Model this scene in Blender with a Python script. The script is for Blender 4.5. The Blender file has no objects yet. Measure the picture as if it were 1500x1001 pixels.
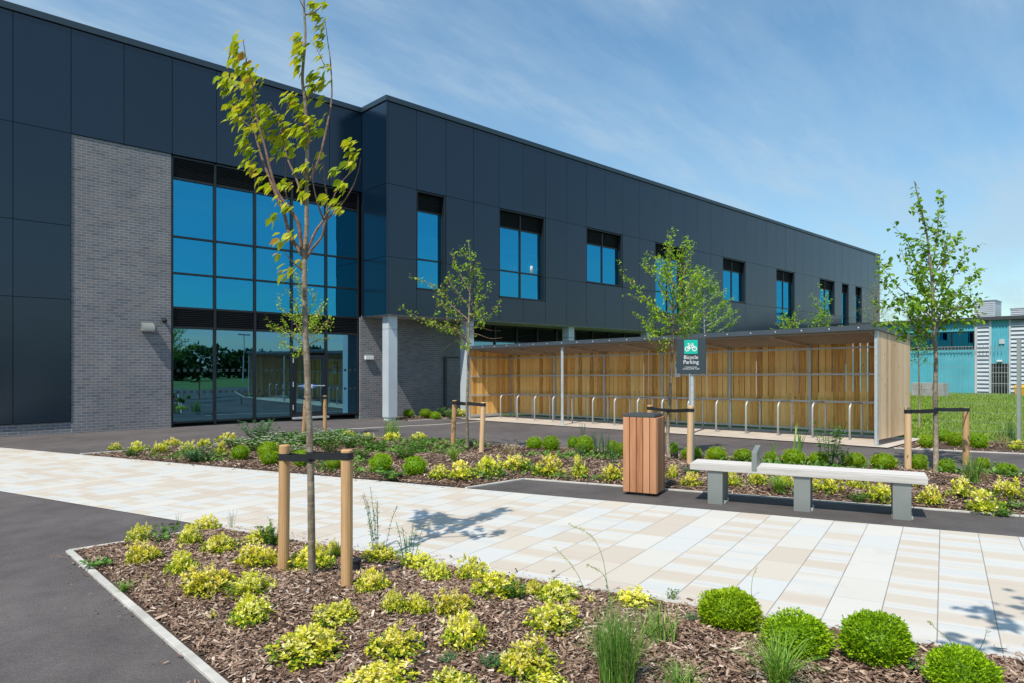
import bpy, bmesh, math, random
import numpy as np
from mathutils import Vector, Matrix
random.seed(7); rng = np.random.default_rng(7)
SC = bpy.context.scene; COL = SC.collection
R = math.radians
# ------------------------------------------------------------------ camera model (world: X along the facade, Y towards it)
AZ = R(46.53); SA, CA = math.sin(AZ), math.cos(AZ); HC = 1.6
def smooth(t): t = min(1, max(0, t)); return t*t*(3-2*t)
def gz(x, y):
    return -.005*min(25, max(0, y)) - .08*smooth((x-9)/5)*(1-smooth((x-20)/8))*min(1, max(0, (y-5)/13.3))
def atd(px, py, d):                     # point seen at photo pixel (px,py) at depth d
    t = (px-750)/1000; r = t*d
    return Vector((SA*r+CA*d, -CA*r+SA*d, HC-(py-540)/1000*d))
def gp(px, py):                         # ground point
    z = 0
    for _ in range(12):
        d = (HC-z)/((py-540)/1000); p = atd(px, py, d); z = gz(p.x, p.y)
    return Vector((p.x, p.y, z)), d
def depth(p): return CA*p.x+SA*p.y
def Xat(px, Y):
    t = (px-750)/1000; return Y*(SA*t+CA)/(SA-CA*t)
def Yat(px, X):
    t = (px-750)/1000; return X*(SA-CA*t)/(SA*t+CA)
# ------------------------------------------------------------------ object helpers
def link(o, parent=None):
    COL.objects.link(o)
    if parent: o.parent = parent
    return o
def tag(o, label=None, cat=None, group=None, kind=None):
    if label: o['label'] = label
    if cat: o['category'] = cat
    if group: o['group'] = group
    if kind: o['kind'] = kind
    return o
def thing(name, loc, label, cat, group=None, rz=0):
    o = bpy.data.objects.new(name, None); o.empty_display_size = .2
    o.location = loc; o.rotation_euler = (0, 0, rz); link(o)
    return tag(o, label, cat, group)
def copy_tree(o, parent=None):
    c = o.copy(); COL.objects.link(c)
    if parent: c.parent = parent
    for ch in [x for x in o.children]: copy_tree(ch, c)
    return c
class MB:
    def __init__(s): s.v = []; s.f = []; s.t = []; s.m = []
    def add(s, vs, fs, t=.5, m=0):
        b = len(s.v); s.v += [tuple(v) for v in vs]
        for f in fs: s.f.append([b+i for i in f]); s.t.append(t); s.m.append(m)
    def box(s, x0, x1, y0, y1, z0, z1, t=.5, m=0):
        s.hexa([(x0,y0,z0),(x1,y0,z0),(x1,y1,z0),(x0,y1,z0),(x0,y0,z1),(x1,y0,z1),(x1,y1,z1),(x0,y1,z1)], t, m)
    def hexa(s, v, t=.5, m=0):
        s.add(v, [(0,3,2,1),(4,5,6,7),(0,1,5,4),(1,2,6,5),(2,3,7,6),(3,0,4,7)], t, m)
    def beam(s, p, q, w, h, up=(0,0,1), t=.5, m=0):     # box from p to q, width w, height h
        p, q = Vector(p), Vector(q); d = (q-p).normalized(); u = Vector(up)
        a = d.cross(u).normalized(); b = a.cross(d).normalized(); a *= w/2; b *= h/2
        s.hexa([p-a-b,p+a-b,q+a-b,q-a-b,p-a+b,p+a+b,q+a+b,q-a+b], t, m)
    def tube(s, pts, rad, n=8, t=.5, m=0, cap=True):
        pts = [Vector(p) for p in pts]
        if not hasattr(rad, '__len__'): rad = [rad]*len(pts)
        rings = []; vs = []; ref = None
        for i, p in enumerate(pts):
            d = (pts[min(i+1,len(pts)-1)]-pts[max(i-1,0)])
            d = d.normalized() if d.length > 1e-9 else Vector((0,0,1))
            if ref is None: ref = d.orthogonal().normalized()
            ref = (ref-d*ref.dot(d)); ref = ref.normalized() if ref.length > 1e-6 else d.orthogonal().normalized()
            b = d.cross(ref)
            vs += [p+(ref*math.cos(k*2*math.pi/n)+b*math.sin(k*2*math.pi/n))*rad[i] for k in range(n)]
        fs = []
        for i in range(len(pts)-1):
            for k in range(n):
                fs.append((i*n+k, i*n+(k+1)%n, (i+1)*n+(k+1)%n, (i+1)*n+k))
        if cap:
            fs.append(tuple(range(n-1,-1,-1))); e = (len(pts)-1)*n; fs.append(tuple(e+k for k in range(n)))
        s.add(vs, fs, t, m)
    def prism(s, poly, z0, z1, t=.5, m=0):
        n = len(poly); vs = [(x,y,z0) for x,y in poly]+[(x,y,z1) for x,y in poly]
        s.add(vs, [tuple(range(n-1,-1,-1)), tuple(range(n,2*n))]+[(i,(i+1)%n,n+(i+1)%n,n+i) for i in range(n)], t, m)
    def build(s, name, mats, parent=None, smooth=False, bevel=0, loc=None):
        me = bpy.data.meshes.new(name); me.from_pydata(s.v, [], s.f)
        if not isinstance(mats, (list, tuple)): mats = [mats]
        for m in mats: me.materials.append(m)
        me.polygons.foreach_set('material_index', s.m)
        a = me.attributes.new('tint', 'FLOAT', 'FACE'); a.data.foreach_set('value', s.t)
        if smooth: me.polygons.foreach_set('use_smooth', [True]*len(s.f))
        me.update()
        o = bpy.data.objects.new(name, me); link(o, parent)
        if loc is not None: o.location = loc
        if bevel:
            b = o.modifiers.new('Bevel', 'BEVEL'); b.width = bevel; b.segments = 2; b.limit_method = 'ANGLE'
        return o
def np_mesh(name, V, F, tint, mat, smooth=False):
    me = bpy.data.meshes.new(name); nf, k = F.shape
    me.vertices.add(len(V)); me.vertices.foreach_set('co', np.ascontiguousarray(V, dtype=np.float32).ravel())
    me.loops.add(nf*k); me.loops.foreach_set('vertex_index', np.ascontiguousarray(F, dtype=np.int32).ravel())
    me.polygons.add(nf); me.polygons.foreach_set('loop_start', np.arange(0, nf*k, k, dtype=np.int32))
    me.update(calc_edges=True)
    a = me.attributes.new('tint', 'FLOAT', 'FACE'); a.data.foreach_set('value', np.ascontiguousarray(tint, dtype=np.float32))
    for m in (mat if isinstance(mat, (list, tuple)) else [mat]): me.materials.append(m)
    if smooth: me.polygons.foreach_set('use_smooth', np.ones(nf, dtype=bool))
    me.validate(); return me
# leaf templates: axis +X (length 1), width along Y, normal Z
KITE = (np.array([(0,0,0),(.45,.26,.10),(1,0,0),(.45,-.26,.10)]), np.array([(0,2,1),(0,3,2)]))
OVAL = (np.array([(0,0,0),(.22,.20,.05),(.22,-.20,.05),(.6,.24,.03),(.6,-.24,.03),(1,0,-.10),(.4,0,0)]),
        np.array([(0,6,1),(0,2,6),(6,3,1),(6,2,4),(6,5,3),(6,4,5)]))
BROAD = (np.array([(0,0,0),(.18,.26,.05),(.18,-.26,.05),(.5,.36,.05),(.5,-.36,.05),(.8,.2,-.06),(.8,-.2,-.06),(1.05,0,-.2),(.35,0,-.03),(.7,0,-.07)]),
         np.array([(0,8,1),(0,2,8),(8,3,1),(8,2,4),(8,9,3),(8,4,9),(9,5,3),(9,4,6),(9,7,5),(9,6,7)]))
CHIP = (np.array([(-.5,-.5,0),(.5,-.4,0),(.42,.5,0),(-.46,.45,0)]), np.array([(0,1,2),(0,2,3)]))
def unit(a): return a/np.maximum(np.linalg.norm(a, axis=-1, keepdims=True), 1e-9)
def scatter(T, P, D, N, S, W=None):
    tv, tf = T; D = unit(D); B = unit(np.cross(N, D)); N2 = np.cross(D, B)
    S = np.asarray(S)[:,None,None]; W = S if W is None else np.asarray(W)[:,None,None]
    V = P[:,None,:] + S*tv[None,:,0:1]*D[:,None,:] + W*tv[None,:,1:2]*B[:,None,:] + S*tv[None,:,2:3]*N2[:,None,:]
    n, k = len(P), len(tv)
    F = tf[None]+(np.arange(n)*k)[:,None,None]
    return V.reshape(-1,3), F.reshape(-1, tf.shape[1])
class Acc:
    def __init__(s): s.V=[]; s.F=[]; s.T=[]; s.n=0
    def add(s, V, F, t):
        s.V.append(V); s.F.append(F+s.n); s.T.append(np.broadcast_to(t, (len(F),)) if np.ndim(t)==0 else t); s.n += len(V)
    def leaves(s, T, P, D, N, S, tint, W=None):
        V, F = scatter(T, np.asarray(P,float), np.asarray(D,float), np.asarray(N,float), S, W)
        s.add(V, F, np.repeat(np.asarray(tint,float), len(T[1])))
    def mesh(s, name, mat, smooth=False):
        return np_mesh(name, np.concatenate(s.V), np.concatenate(s.F), np.concatenate(s.T), mat, smooth)
def rdir(n, zmin=-1.):
    z = rng.uniform(zmin, 1, n); a = rng.uniform(0, 2*np.pi, n); r = np.sqrt(1-z*z)
    return np.stack([r*np.cos(a), r*np.sin(a), z], 1)
# ------------------------------------------------------------------ materials
def newmat(name):
    m = bpy.data.materials.new(name); m.use_nodes = True; nt = m.node_tree
    return m, nt, nt.nodes, nt.links, nt.nodes['Principled BSDF']
def ramp(nt, stops, inp=None, interp='LINEAR'):
    r = nt.nodes.new('ShaderNodeValToRGB'); e = r.color_ramp.elements; r.color_ramp.interpolation = interp
    while len(e) > 1: e.remove(e[-1])
    e[0].position = stops[0][0]; e[0].color = (*stops[0][1], 1)
    for p, c in stops[1:]:
        n = e.new(p); n.color = (*c, 1)
    if inp is not None: nt.links.new(inp, r.inputs[0])
    return r
def math_(nt, op, a, b=None, c=None):
    n = nt.nodes.new('ShaderNodeMath'); n.operation = op
    for i, x in enumerate((a, b, c)):
        if x is None: continue
        if isinstance(x, (int, float)): n.inputs[i].default_value = x
        else: nt.links.new(x, n.inputs[i])
    return n.outputs[0]
def noise(nt, vec, scale, detail=4, rough=.55):
    n = nt.nodes.new('ShaderNodeTexNoise'); n.inputs['Scale'].default_value = scale
    n.inputs['Detail'].default_value = detail; n.inputs['Roughness'].default_value = rough
    if vec is not None: nt.links.new(vec, n.inputs['Vector'])
    return n.outputs['Fac']
def coords(nt, kind='Object'): return nt.nodes.new('ShaderNodeTexCoord').outputs[kind]
def wpos(nt): return nt.nodes.new('ShaderNodeNewGeometry').outputs['Position']
def mapping(nt, vec, scale=(1,1,1), rot=(0,0,0)):
    n = nt.nodes.new('ShaderNodeMapping'); n.inputs['Scale'].default_value = scale; n.inputs['Rotation'].default_value = rot
    nt.links.new(vec, n.inputs['Vector']); return n.outputs[0]
def mix(nt, fac, a, b, mode='MIX'):
    n = nt.nodes.new('ShaderNodeMix'); n.data_type = 'RGBA'; n.blend_type = mode
    for s, x in ((n.inputs[0], fac), (n.inputs[6], a), (n.inputs[7], b)):
        if isinstance(x, (int, float)): s.default_value = x
        elif isinstance(x, tuple): s.default_value = (*x, 1)
        else: nt.links.new(x, s)
    return n.outputs[2]
def bump(nt, b, h, strength=.3, dist=.01):
    n = nt.nodes.new('ShaderNodeBump'); n.inputs['Strength'].default_value = strength; n.inputs['Distance'].default_value = dist
    nt.links.new(h, n.inputs['Height']); nt.links.new(n.outputs[0], b.inputs['Normal'])
def tintnode(nt):
    n = nt.nodes.new('ShaderNodeAttribute'); n.attribute_name = 'tint'; return n.outputs['Fac']
def pmat(name, col, rough=.5, metal=0, var=.15, scale=6, bscale=60, bstr=.1, spec=None):
    m, nt, N, L, b = newmat(name); v = coords(nt)
    n = noise(nt, v, scale, 5)
    c0 = tuple(c*(1-var) for c in col); c1 = tuple(min(1, c*(1+var)) for c in col)
    r = ramp(nt, [(.3, c0), (.7, c1)], n); L.new(r.outputs[0], b.inputs['Base Color'])
    b.inputs['Roughness'].default_value = rough; b.inputs['Metallic'].default_value = metal
    if spec is not None: b.inputs['Specular IOR Level'].default_value = spec
    L.new(math_(nt, 'ADD', math_(nt, 'MULTIPLY', n, .2), rough-.1), b.inputs['Roughness'])
    if bstr: bump(nt, b, noise(nt, v, bscale, 4), bstr, .004)
    return m
def leafmat(name, stops, trans=.35, rough=.45):
    m, nt, N, L, b = newmat(name); r = ramp(nt, stops, tintnode(nt))
    oi = N.new('ShaderNodeObjectInfo'); hs = N.new('ShaderNodeHueSaturation'); L.new(r.outputs[0], hs.inputs['Color'])
    L.new(math_(nt, 'ADD', .493, math_(nt, 'MULTIPLY', oi.outputs['Random'], .022)), hs.inputs['Hue'])
    L.new(math_(nt, 'ADD', .98, math_(nt, 'MULTIPLY', math_(nt, 'FRACT', math_(nt, 'MULTIPLY', oi.outputs['Random'], 7.31)), .26)), hs.inputs['Value'])
    L.new(hs.outputs[0], b.inputs['Base Color']); b.inputs['Roughness'].default_value = rough
    b.inputs['Specular IOR Level'].default_value = .2
    t = N.new('ShaderNodeBsdfTranslucent'); L.new(mix(nt, 1., hs.outputs[0], (1.0,.95,.45), 'MULTIPLY'), t.inputs['Color'])
    mx = N.new('ShaderNodeMixShader'); mx.inputs[0].default_value = trans
    L.new(b.outputs[0], mx.inputs[1]); L.new(t.outputs[0], mx.inputs[2]); L.new(mx.outputs[0], N['Material Output'].inputs['Surface'])
    return m
M = {}
def asphalt(name, c):
    m, nt, N, L, b = newmat(name); p = wpos(nt)
    big = noise(nt, p, .5, 5); mid = noise(nt, p, 3.2, 5, .6); fine = noise(nt, p, 62, 4, .8)
    vor = N.new('ShaderNodeTexVoronoi'); vor.inputs['Scale'].default_value = 120; L.new(p, vor.inputs['Vector'])
    f = math_(nt, 'ADD', math_(nt, 'MULTIPLY', big, .5), math_(nt, 'MULTIPLY', mid, .35)); f = math_(nt, 'ADD', f, math_(nt, 'MULTIPLY', math_(nt, 'SUBTRACT', fine, .14), .55))
    r = ramp(nt, [(.40, tuple(x*.58 for x in c)), (.58, c), (.80, tuple(x*1.55 for x in c))], f)
    sp = ramp(nt, [(.0, (1,1,1)), (.1, (0,0,0))], noise(nt, p, 55, 1)); 
    st = ramp(nt, [(.70, (0,0,0)), (.80, (1,1,1))], noise(nt, p, 48, 2, .5))
    col = mix(nt, math_(nt, 'MULTIPLY', st.outputs[0], .6), r.outputs[0], tuple(x*3.0 for x in c))
    L.new(col, b.inputs['Base Color']); b.inputs['Roughness'].default_value = .85; b.inputs['Specular IOR Level'].default_value = .3
    bump(nt, b, math_(nt, 'ADD', vor.outputs[0], fine), .55, .006); return m
M['asphalt'] = asphalt('dark_asphalt', (.102,.090,.089))
M['asphalt2'] = asphalt('bench_pad_asphalt', (.084,.075,.073))
def paving():
    m, nt, N, L, b = newmat('pale_stone_paving')
    uv = N.new('ShaderNodeUVMap'); uv.uv_map = 'UVMap'; s = N.new('ShaderNodeSeparateXYZ'); L.new(uv.outputs[0], s.inputs[0])
    W = .315
    u = math_(nt, 'DIVIDE', s.outputs[0], W); sid = math_(nt, 'FLOOR', u); fu = math_(nt, 'FRACT', u)
    def wn(a, bb):
        c = N.new('ShaderNodeCombineXYZ'); L.new(a, c.inputs[0])
        if isinstance(bb, (int, float)): c.inputs[1].default_value = bb
        else: L.new(bb, c.inputs[1])
        w = N.new('ShaderNodeTexWhiteNoise'); w.noise_dimensions = '2D'; L.new(c.outputs[0], w.inputs['Vector']); return w.outputs['Value']
    r1 = wn(sid, 3.1); v = math_(nt, 'ADD', s.outputs[1], math_(nt, 'MULTIPLY', r1, 9.0))
    va = math_(nt, 'DIVIDE', v, .53); ca = math_(nt, 'FLOOR', va); fa = math_(nt, 'FRACT', va)
    tan, white, blue = (.605,.52,.43), (.685,.665,.62), (.60,.625,.63)
    solid = ramp(nt, [(0, tan), (.2, (.65,.58,.49)), (.38, white), (.62, (.665,.64,.59)), (.82, (.64,.655,.65))], wn(ca, sid), 'CONSTANT')
    c = N.new('ShaderNodeCombineXYZ'); L.new(math_(nt, 'MULTIPLY', v, 3.1), c.inputs[0]); L.new(math_(nt, 'MULTIPLY', sid, 7.37), c.inputs[1])
    # faint wobble so the bands are not ruler-straight
    wob = noise(nt, uv.outputs[0], 7, 4); L.new(math_(nt, 'MULTIPLY', wob, .22), c.inputs[2])
    band = ramp(nt, [(.34, tan), (.42, (.63,.555,.47)), (.48, white), (.56, blue), (.62, white), (.68, (.62,.55,.46))], noise(nt, c.outputs[0], 1, .3))
    kind = math_(nt, 'GREATER_THAN', wn(sid, 8.7), .42)
    col = mix(nt, kind, solid.outputs[0], band.outputs[0])
    sp = noise(nt, wpos(nt), 150, 3, .75); mot = noise(nt, wpos(nt), 2.3, 5); stn = ramp(nt, [(.60, (0,0,0)), (.72, (1,1,1))], noise(nt, wpos(nt), 1.1, 7, .65)); spk = ramp(nt, [(.74, (0,0,0)), (.78, (1,1,1))], noise(nt, wpos(nt), 34, 2))
    col = mix(nt, math_(nt, 'MULTIPLY', sp, .46), col, (.36,.34,.31)); col = mix(nt, math_(nt, 'MULTIPLY', mot, .18), col, (.42,.38,.33)); col = mix(nt, math_(nt, 'MULTIPLY', stn.outputs[0], .22), col, (.33,.28,.22)); col = mix(nt, math_(nt, 'MULTIPLY', spk.outputs[0], .35), col, (.16,.13,.10))
    e1 = math_(nt, 'MINIMUM', fu, math_(nt, 'SUBTRACT', 1, fu)); j1 = math_(nt, 'LESS_THAN', e1, .010)
    e2 = math_(nt, 'MINIMUM', fa, math_(nt, 'SUBTRACT', 1, fa)); j2 = math_(nt, 'MULTIPLY', math_(nt, 'LESS_THAN', e2, .004), .6)
    j = math_(nt, 'MAXIMUM', j1, j2)
    col = mix(nt, math_(nt, 'MULTIPLY', j, math_(nt, 'ADD', .45, math_(nt, 'MULTIPLY', mot, .6))), col, (.14,.12,.10))
    L.new(col, b.inputs['Base Color']); b.inputs['Roughness'].default_value = .75; b.inputs['Specular IOR Level'].default_value = .35
    bump(nt, b, math_(nt, 'SUBTRACT', math_(nt, 'MULTIPLY', sp, .25), j), .35, .004); return m
M['paving'] = paving()
M['kerb'] = pmat('pale_concrete_edging', (.50,.48,.44), .85, 0, .2, 5, 120, .3)
M['slab'] = pmat('cast_concrete', (.52,.46,.40), .85, 0, .12, 2, 90, .2)
def soil():
    m, nt, N, L, b = newmat('bark_mulch'); p = wpos(nt)
    r = ramp(nt, [(.3, (.03,.018,.013)), (.6, (.11,.068,.05)), (.8, (.20,.14,.105))], noise(nt, p, 38, 6, .7))
    L.new(r.outputs[0], b.inputs['Base Color']); b.inputs['Roughness'].default_value = .95
    bump(nt, b, noise(nt, p, 45, 6, .7), .9, .03); return m
M['soil'] = soil()
def chipmat():
    m, nt, N, L, b = newmat('bark_chips'); t = tintnode(nt)
    r = ramp(nt, [(0, (.05,.028,.02)), (.28, (.17,.102,.072)), (.52, (.32,.21,.15)), (.75, (.47,.35,.265)), (.92, (.66,.54,.43)), (1, (.46,.42,.39))], t)
    L.new(r.outputs[0], b.inputs['Base Color']); b.inputs['Roughness'].default_value = .85; b.inputs['Specular IOR Level'].default_value = .25; return m
M['chips'] = chipmat()
def grassmat():
    m, nt, N, L, b = newmat('grass_ground'); p = wpos(nt)
    f = math_(nt, 'ADD', math_(nt, 'MULTIPLY', noise(nt, p, .35, 5), .6), math_(nt, 'MULTIPLY', noise(nt, p, 14, 4, .7), .4))
    r = ramp(nt, [(.35, (.05,.10,.017)), (.55, (.10,.175,.03)), (.75, (.16,.23,.05))], f)
    L.new(r.outputs[0], b.inputs['Base Color']); b.inputs['Roughness'].default_value = .9
    bump(nt, b, noise(nt, p, 30, 4), .8, .05); return m
M['grass'] = grassmat()
def panelmat(name, col, rough):
    m, nt, N, L, b = newmat(name); p = wpos(nt); t = tintnode(nt)
    r = ramp(nt, [(0, tuple(c*.88 for c in col)), (1, tuple(c*1.12 for c in col))], t)
    d = noise(nt, mapping(nt, p, (1,1,.25)), 1.2, 6)
    L.new(mix(nt, math_(nt, 'MULTIPLY', d, .06), r.outputs[0], (.04,.055,.07)), b.inputs['Base Color'])
    L.new(math_(nt, 'ADD', rough-.05, math_(nt, 'MULTIPLY', d, .1)), b.inputs['Roughness'])
    b.inputs['Metallic'].default_value = .15; b.inputs['Specular IOR Level'].default_value = .75
    bump(nt, b, noise(nt, p, .9, 2), .09, .05); return m
M['panel'] = panelmat('anthracite_metal_panel', (.0024,.0148,.035), .20)
M['coping'] = panelmat('anthracite_coping', (.020,.040,.062), .42)
M['dark'] = pmat('dark_joint', (.006,.007,.009), .7, 0, .1, 4, 40, 0)
M['frame'] = pmat('dark_window_frame', (.010,.014,.019), .38, 0, .1, 3, 40, 0)
M['louvre'] = pmat('dark_louvre_blades', (.006,.008,.011), .5, 0, .1, 3, 40, 0)
def brickmat():
    m, nt, N, L, b = newmat('blue_grey_brick'); s = N.new('ShaderNodeSeparateXYZ'); L.new(wpos(nt), s.inputs[0])
    c = N.new('ShaderNodeCombineXYZ'); L.new(math_(nt, 'ADD', s.outputs[0], s.outputs[1]), c.inputs[0]); L.new(s.outputs[2], c.inputs[1])
    t = N.new('ShaderNodeTexBrick'); L.new(c.outputs[0], t.inputs['Vector'])
    t.inputs['Scale'].default_value = 1; t.inputs['Brick Width'].default_value = .225; t.inputs['Row Height'].default_value = .075
    t.inputs['Mortar Size'].default_value = .0062; t.inputs['Mortar Smooth'].default_value = .15; t.inputs['Bias'].default_value = 0
    t.inputs['Color1'].default_value = (0,0,0,1); t.inputs['Color2'].default_value = (1,1,1,1); t.inputs['Mortar'].default_value = (.5,.5,.5,1)
    bw = N.new('ShaderNodeRGBToBW'); L.new(t.outputs['Color'], bw.inputs[0])
    r = ramp(nt, [(0, (.125,.132,.152)), (.3, (.160,.168,.192)), (.62, (.190,.190,.207)), (.85, (.220,.200,.200)), (1, (.150,.158,.182))], bw.outputs[0])
    pn = noise(nt, wpos(nt), 26, 4, .7); big = noise(nt, wpos(nt), .9, 4)
    col = mix(nt, math_(nt, 'MULTIPLY', pn, .35), r.outputs[0], (.085,.082,.10))
    # pale lime bloom in patches, as on new brickwork
    bl = ramp(nt, [(.45, (0,0,0)), (.75, (.8,.8,.8))], big)
    col = mix(nt, math_(nt, 'MULTIPLY', bl.outputs[0], .28), col, (.30,.29,.30))
    mc = mix(nt, bl.outputs[0], (.31,.30,.295), (.46,.44,.425))
    col = mix(nt, t.outputs['Fac'], col, mc)
    L.new(col, b.inputs['Base Color']); b.inputs['Roughness'].default_value = .7; b.inputs['Specular IOR Level'].default_value = .35
    bump(nt, b, math_(nt, 'SUBTRACT', math_(nt, 'MULTIPLY', pn, .3), t.outputs['Fac']), .35, .006); return m
M['brick'] = brickmat()
def glassmat(name, tint, see, body):
    m, nt, N, L, b = newmat(name)
    g = N.new('ShaderNodeBsdfGlossy'); g.inputs['Roughness'].default_value = .006; g.inputs['Color'].default_value = (*tint, 1)
    w = N.new('ShaderNodeBump'); w.inputs['Strength'].default_value = .02; w.inputs['Distance'].default_value = .05
    L.new(noise(nt, wpos(nt), .8, 1), w.inputs['Height']); L.new(w.outputs[0], g.inputs['Normal'])
    tr = N.new('ShaderNodeBsdfTransparent'); tr.inputs['Color'].default_value = (*body, 1)
    mx = N.new('ShaderNodeMixShader'); mx.inputs[0].default_value = see
    L.new(g.outputs[0], mx.inputs[1]); L.new(tr.outputs[0], mx.inputs[2]); L.new(mx.outputs[0], N['Material Output'].inputs['Surface'])
    return m
M['glass'] = glassmat('blue_solar_glass', (.04,.40,.65), .27, (.30,.60,.76))
M['glass_low'] = glassmat('clear_ground_floor_glass', (.17,.40,.55), .22, (.30,.55,.66))
M['room'] = pmat('dim_interior', (.035,.045,.05), .8, 0, .3, 1.5, 20, 0)
M['white'] = pmat('white_paint', (.75,.76,.77), .5, 0, .05, 4, 60, 0)
M['column'] = pmat('pale_grey_column_cladding', (.50,.55,.60), .5, .0, .06, 1.5, 30, .02)
M['soffit'] = pmat('grey_soffit', (.38,.37,.36), .7, 0, .1, 2, 30, 0)
def galv(name='galvanised_steel', c=(.54,.57,.58)):
    m, nt, N, L, b = newmat(name); v = coords(nt)
    vo = N.new('ShaderNodeTexVoronoi'); vo.inputs['Scale'].default_value = 45; L.new(v, vo.inputs['Vector'])
    bw = N.new('ShaderNodeRGBToBW'); L.new(vo.outputs['Color'], bw.inputs[0])
    r = ramp(nt, [(.2, tuple(x*.82 for x in c)), (.8, tuple(x*1.12 for x in c))], math_(nt, 'ADD', math_(nt, 'MULTIPLY', bw.outputs[0], .5), math_(nt, 'MULTIPLY', noise(nt, v, 3, 5), .5)))
    L.new(r.outputs[0], b.inputs['Base Color']); b.inputs['Metallic'].default_value = .3
    L.new(math_(nt, 'ADD', .3, math_(nt, 'MULTIPLY', bw.outputs[0], .25)), b.inputs['Roughness']); return m
M['galv'] = galv()
def woodmat(name, lo, mid, hi, knots=True, axis=2, rough=.7, grain=1.0):
    m, nt, N, L, b = newmat(name); v = coords(nt); t = tintnode(nt)
    off = N.new('ShaderNodeCombineXYZ'); L.new(math_(nt, 'MULTIPLY', t, 37), off.inputs[0]); L.new(math_(nt, 'MULTIPLY', t, 91), off.inputs[2]); L.new(math_(nt, 'MULTIPLY', t, 53), off.inputs[1])
    va = N.new('ShaderNodeVectorMath'); va.operation = 'ADD'; L.new(v, va.inputs[0]); L.new(off.outputs[0], va.inputs[1])
    sc = [22, 22, 22]; sc[axis] = 1.3
    g = noise(nt, mapping(nt, va.outputs[0], tuple(sc)), 1.6, 6, .62)
    f = math_(nt, 'ADD', math_(nt, 'MULTIPLY', g, .75*grain), math_(nt, 'MULTIPLY', math_(nt, 'FRACT', math_(nt, 'MULTIPLY', t, 17.3)), .52))
    r = ramp(nt, [(.25, lo), (.55, mid), (.9, hi)], f); col = r.outputs[0]
    if knots:
        sk = [5, 5, 5]; sk[axis] = 1.7
        vo = N.new('ShaderNodeTexVoronoi'); vo.inputs['Scale'].default_value = 1.6; L.new(mapping(nt, va.outputs[0], tuple(sk)), vo.inputs['Vector'])
        kr = ramp(nt, [(.05, (1,1,1)), (.13, (0,0,0))], vo.outputs['Distance'])
        col = mix(nt, math_(nt, 'MULTIPLY', kr.outputs[0], .9), col, tuple(x*.35 for x in lo))
    L.new(col, b.inputs['Base Color']); b.inputs['Roughness'].default_value = rough; b.inputs['Specular IOR Level'].default_value = .25
    bump(nt, b, g, .25, .004); return m
M['boards'] = woodmat('larch_boards', (.36,.155,.038), (.78,.42,.12), (.92,.60,.23))
M['endboards'] = woodmat('weathered_larch_boards', (.50,.30,.15), (.78,.52,.30), (.88,.66,.44), True)
M['stake'] = woodmat('pale_softwood', (.33,.18,.08), (.55,.335,.165), (.68,.465,.275))
M['binwood'] = woodmat('red_brown_hardwood', (.20,.075,.034), (.40,.175,.085), (.52,.26,.14), False, rough=.55)
M['bench'] = woodmat('silvered_timber', (.36,.34,.32), (.53,.50,.47), (.62,.59,.56), False, axis=0, rough=.75)
M['roofwood'] = woodmat('roof_underside_ply', (.24,.18,.125), (.38,.29,.21), (.48,.38,.29), False, axis=0)
M['bin_metal'] = pmat('dark_grey_powder_coat', (.05,.056,.062), .5, 0, .1, 3, 200, .05)
M['leg_metal'] = pmat('sage_grey_powder_coat', (.20,.215,.205), .5, 0, .06, 3, 250, .05)
M['black'] = pmat('black_rubber', (.012,.013,.016), .6, 0, .2, 20, 90, .1)
M['fascia'] = pmat('slate_grey_roof_trim', (.070,.090,.112), .42, .1, .08, 2, 40, .02)
M['bark'] = None
def barkmat(name, a, b_, c):
    m, nt, N, L, b = newmat(name); v = coords(nt)
    f = math_(nt, 'ADD', math_(nt, 'MULTIPLY', noise(nt, mapping(nt, v, (1,1,.35)), 38, 5, .7), .6), math_(nt, 'MULTIPLY', noise(nt, mapping(nt, v, (.3,.3,2.5)), 22, 4), .4))
    r = ramp(nt, [(.35, a), (.5, b_), (.68, c)], f); L.new(r.outputs[0], b.inputs['Base Color'])
    b.inputs['Roughness'].default_value = .85; bump(nt, b, f, .5, .006); return m
M['bark'] = barkmat('young_tree_bark', (.10,.075,.05), (.22,.175,.125), (.38,.33,.26))
M['twig'] = barkmat('reddish_twigs', (.10,.055,.04), (.20,.12,.085), (.30,.20,.14))
M['birch'] = barkmat('white_birch_bark', (.20,.18,.16), (.55,.52,.47), (.70,.67,.62))
M['shrub'] = leafmat('golden_variegated_leaves', [(0, (.06,.14,.014)), (.2, (.16,.27,.02)), (.36, (.45,.50,.03)), (.65, (.72,.66,.05)), (.85, (.80,.74,.16)), (1, (.84,.79,.38))], .3)
M['box'] = leafmat('fresh_box_leaves', [(0, (.08,.17,.006)), (.45, (.24,.38,.008)), (.8, (.40,.53,.012)), (1, (.48,.57,.04))], .3)
M['herb'] = leafmat('mid_green_leaves', [(0, (.045,.12,.02)), (.5, (.12,.25,.04)), (1, (.22,.35,.08))], .3)
M['glauc'] = leafmat('blue_green_leaves', [(0, (.05,.13,.055)), (.5, (.12,.24,.10)), (1, (.21,.34,.17))], .3)
M['blade'] = leafmat('grass_blades', [(0, (.08,.18,.03)), (.45, (.16,.32,.06)), (.75, (.28,.42,.08)), (1, (.55,.47,.22))], .3)
M['lightblade'] = leafmat('light_green_blades', [(0, (.12,.24,.03)), (.5, (.26,.42,.06)), (1, (.45,.55,.12))], .3)
M['dry'] = leafmat('dry_straw_blades', [(0, (.10,.14,.04)), (.4, (.26,.20,.09)), (1, (.48,.36,.22))], .25)
M['lawn'] = leafmat('lawn_blades', [(0, (.13,.23,.03)), (.5, (.25,.38,.05)), (1, (.38,.46,.11))], .3)
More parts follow.
